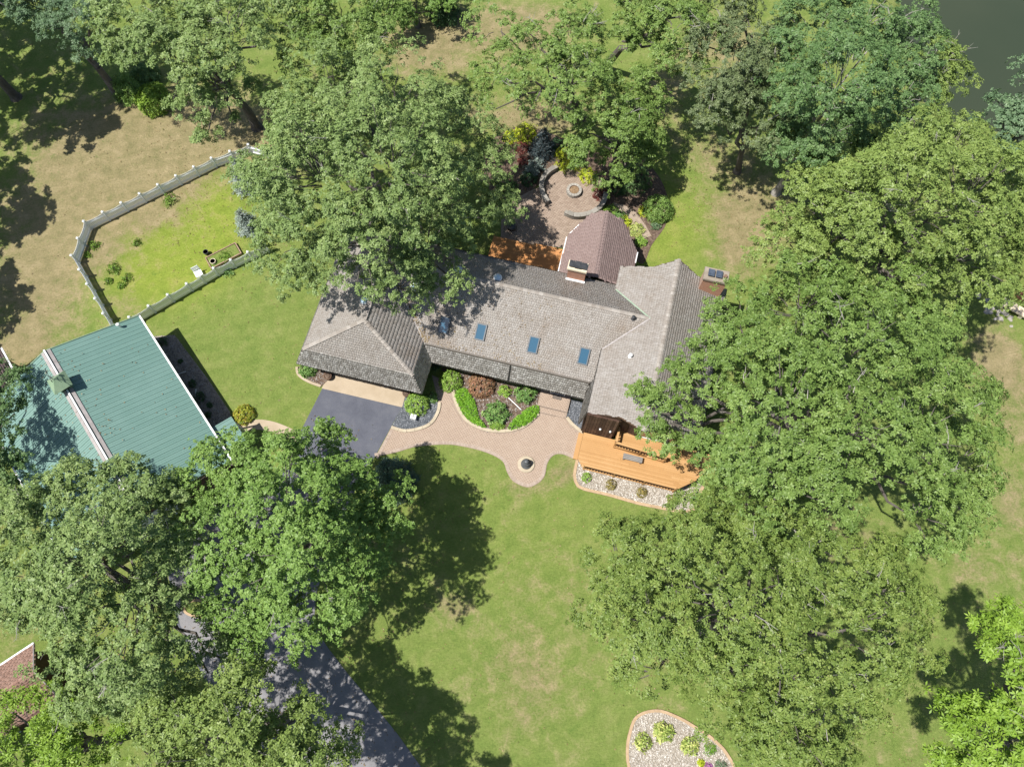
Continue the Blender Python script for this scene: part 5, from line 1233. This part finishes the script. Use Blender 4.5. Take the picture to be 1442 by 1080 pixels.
shrub('small_shrub', 'fresh green grassy tuft among pebbles of the island bed', 'ground', 1000,1054,8,.8,20, (.16,.03), 220, loose=.15)
shrub('flower_clump', 'purple flowering clump in the island gravel bed', 'purple', 998,1080,6,.8,21, (.08,.05), 260, loose=.15)
shrub('small_shrub', 'blue-green low juniper next to purple flowers in island bed', 'blueg', 1016,1079,9,.5,22, (.12,.03), 260, loose=.15)
shrub('small_shrub', 'small gold plant beside purple flowers in island bed', 'gold', 987,1074,5,.7,23, (.09,.05), 260, loose=.15)
# groundcover mats along the curved bed
def mat_plant(label, pts, species, h, seed, dens=260, leaf=(.09,.05)):
    g = np.random.default_rng(seed); poly = spline(pxpoly(pts), 5, True); q = xy(poly); x = np.array([a for a,_ in q]); y = np.array([b_ for _,b_ in q])
    c = Vector((x.mean(), y.mean(), 0)); t = thing('low_hedge', label, 'hedge', c)
    n = int((x.max()-x.min())*(y.max()-y.min())*dens); X = g.uniform(x.min(), x.max(), n); Y = g.uniform(y.min(), y.max(), n); ok = inside(q, X, Y); X, Y = X[ok], Y[ok]; n = len(X)
    dd = np.full(n, 9.0)
    for i in range(len(q)): dd = np.minimum(dd, np.hypot(X-q[i][0], Y-q[i][1]))
    Z = .05 + h*np.minimum(1, (dd/.25)**.5)*(.8+.25*g.random(n))
    pos = np.stack([X-c.x, Y-c.y, Z], 1); axis = np.tile([0,0,1.], (n,1)) + g.normal(0, .4, (n,3))
    v, f, var = leaves(pos, axis, .6, 5, leaf[0], leaf[1], .2, g, g.random(n)); link('foliage', np_mesh('foliage', v, f, var), L[species], t)
    m_ = MB(); cc = [(c.x+(a-c.x)*.9, c.y+(b_-c.y)*.9) for a, b_ in q]; m_.prism([(a-c.x, b_-c.y) for a, b_ in cc], .0, h*.6); m_.build('stem_core', BARK, t)
mat_plant('low bright green hedge mat beside the clipped barberry ball', [(641,556),(655,548),(668,566),(674,588),(684,602),(668,598),(652,583)], 'ground', .35, 71)
mat_plant('low bright green hedge mat beside the porch step', [(727,588),(742,577),(757,572),(758,583),(745,596),(729,604),(716,604)], 'ground', .35, 72)
# garden shrubs behind the house
for i, a in enumerate((('leafy_shrub','bright gold shrub touching the navy spruce and red barberry','gold',740,186,16,.9),('leafy_shrub','bright gold shrub half under the grey-green oak boughs','gold',718,192,11,.9),
 ('leafy_shrub','bright gold shrub beside the curved seat wall and dwarf spruce','gold',802,221,20,1.0),('leafy_shrub','gold shrub half hidden below the leaning oak','gold',828,248,13,.8),
 ('leafy_shrub','red leafed barberry between gold shrub and navy spruce','maroon',735,208,10,1.0),('leafy_shrub','dark red shrub behind the grey-green dwarf spruce','maroon',738,226,9,1.0),
 ('leafy_shrub','glossy dark green shrub between fire pit circle and rounded bush','deep',894,250,24,.9),('round_shrub','rounded mid green bush at the lawn edge of garden','maple',927,292,22,1.0),
 ('leafy_shrub','brown leafed weeping shrub inside the fire pit circle','maroon',846,272,11,.6),('leafy_shrub','lime perennial clump behind the sunroom corner','shrub',860,297,10,.6),
 ('leafy_shrub','yellow-green perennial clump along the gravel garden path','gold',880,311,9,.6),('leafy_shrub','green perennial clump beside sunroom wall','rhodo',873,304,9,.7),
 ('leafy_shrub','yellow hosta clump at the end of gravel path','hosta',897,323,11,.5),('leafy_shrub','green leafy clump beside sunroom gutter','shrub',903,340,9,.6),
 ('leafy_shrub','pale yellow ground plant under the round bush','gold',908,297,9,.4),('leafy_shrub','grey-green clump below round garden bush','blueg',924,318,7,.6),
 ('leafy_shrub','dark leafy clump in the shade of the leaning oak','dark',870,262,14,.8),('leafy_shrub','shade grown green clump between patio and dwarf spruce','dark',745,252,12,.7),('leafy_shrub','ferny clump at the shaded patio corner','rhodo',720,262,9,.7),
 ('leafy_shrub','dark evergreen clump between spruce and oak shade','dark',785,205,13,.8))):
    shrub(a[0], a[1], a[2], a[3], a[4], a[5], a[6], 100+i, (.15,.06), 130 if a[0] != 'round_shrub' else 200, loose=.15 if a[0] != 'round_shrub' else .02)
shrub('round_shrub', 'gold and red tipped round shrub beside the barn porch roof', 'goldred', 343,583,15,1.0,130)
for i, (px, py, r, lab) in enumerate(((229,481,7,'dark clump at the fence end of barn side bed'),(254,509,3,'tiny dark tuft in the barn side bed'),(271,540,6,'dark shrub mid way along barn side bed'),(281,559,8,'broad dark shrub near the short white pipe in barn bed'),(295,570,4,'small tuft at lawn edge of barn side bed'),(293,584,5,'dark tuft near barn porch roof'))):
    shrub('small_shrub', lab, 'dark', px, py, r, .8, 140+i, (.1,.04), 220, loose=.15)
for i, (px, py, r, sp, lab) in enumerate(((240,281,9,'weed','leafy weed clump by the long picket fence run'),(133,345,7,'weed','dark weed clump near the fence corner of bright plot'),(160,378,9,'weed','tall leafy weed in the dry part of fenced plot'),(178,391,7,'weed','leafy weed beside taller weed in fenced plot'),(192,343,5,'weed','small weed in the middle of fenced plot'),(123,359,5,'weed','weed against the pickets at the fence bend'),(171,402,5,'weed','small dark weed below the tall leafy weed in plot'),(323,383,7,'rhodo','green plant outside the picket fence beside planters'),(318,361,9,'weed','leafy crop growing in the timber planter'),(153,396,5,'weed','pale weed beside the tall leafy weed in fenced plot'))):
    shrub('weed_clump', lab, sp, px, py, r, .7, 160+i, (.18,.07), 90, loose=.3)
for i, (px, py, r, h, sp, lab) in enumerate(((180,122,24,1.2,'maple','rounded green shrub below the double trunked oak'),(216,138,24,1.0,'lime','bright lime shrub at dry grass edge below double trunked oak'),(200,105,20,1.2,'deep','green shrub behind the bright lime shrub'),(625,12,22,1.2,'dark','dark shrub at the far edge of dry clearing'))):
    shrub('large_shrub', lab, sp, px, py, r, h, 180+i, (.22,.1), 110, loose=.15)
print('LEAF FACES', sum(TREES), len(TREES))

# ------------------------------------------------------------------ fallen leaves and twigs under the trees
g = np.random.default_rng(77); cs = [o.location for o in bpy.data.objects if o.get('category') == 'tree']
X = []; Y = []
for c in cs:
    n = 260; a = g.uniform(0, 6.28, n); r = 7.5*np.sqrt(g.random(n)); X.append(c.x + r*np.cos(a)); Y.append(c.y + r*np.sin(a))
X = np.concatenate(X + [g.uniform(-45, 40, 2500)]); Y = np.concatenate(Y + [g.uniform(-8, 50, 2500)])
hx = (X-HO.x)*HU.x + (Y-HO.y)*HU.y; hy = (X-HO.x)*HV.x + (Y-HO.y)*HV.y
bx_ = (X-BO.x)*BU.x + (Y-BO.y)*BU.y; by_ = (X-BO.x)*BV_.x + (Y-BO.y)*BV_.y
ok = ~((hx > -.3) & (hx < 30) & (hy > -2.2) & (hy < 17)) & ~((bx_ > 0) & (bx_ < 13.4) & (by_ > -11.6) & (by_ < .3)) & ~inside(lake_poly, X, Y) & ~inside(xy(pat), X, Y) & ~inside(xy(walk), X, Y)
X, Y = X[ok], Y[ok]; n = len(X)
v, f, var = leaves(np.stack([X, Y, np.full(n, .035)], 1), np.tile([0., 0, 1], (n, 1)) + g.normal(0, .25, (n, 3)), .1, 1, .13, .07, .0, g, g.random(n))
link('leaf_litter', np_mesh('leaf_litter', v, f, var), leaf_mat('dry_leaf', [(0,(.085,.055,.030)),(.6,(.190,.130,.065)),(1,(.300,.230,.120))], .1), None, 'stuff')['label'] = 'scattered dry fallen leaves on the lawn and driveway below the trees'
# leaf debris lying on the roofs under the trees
LITTER = bpy.data.materials['dry_leaf']
t = g.random(260)**1.5; s_ = np.abs(g.normal(0, .22, 260))
uv_ = np.stack([GX1 + (RU-GX1)*t + s_*.8, 3.3 + (RV-3.3)*t + s_*.5], 1)
uv_ = np.concatenate([uv_, np.stack([g.uniform(8.8, 17, 240), 3.32 + 4.6*g.random(240)**2], 1)])
pz = np.array([max(ZB + (ZR-ZB)*(v_-3.3)/(RV-3.3), ZB) for _, v_ in uv_]) + .035; n = len(uv_)
v, f, var = leaves(np.column_stack([uv_, pz]), np.tile([0., -.35, 1], (n, 1)) + g.normal(0, .2, (n, 3)), .1, 1, .12, .065, .0, g, g.random(n))
link('leaf_debris', np_mesh('leaf_debris', v, f, var), LITTER, house, 'stuff')
uu = g.uniform(.3, 13, 180); vv_ = np.where(g.random(180) < .5, BR + g.uniform(.35, 1.2, 180)*np.sign(g.normal(0, 1, 180)), g.uniform(-11.3, -.2, 180))
pz = RZ - pitch*np.abs(vv_-BR) + .05
v, f, var = leaves(np.stack([uu, vv_, pz], 1), np.tile([0., 0, 1], (180, 1)) + g.normal(0, .2, (180, 3)), .1, 1, .12, .065, .0, g, g.random(180))
link('leaf_debris', np_mesh('leaf_debris', v, f, var), LITTER, barn, 'stuff')
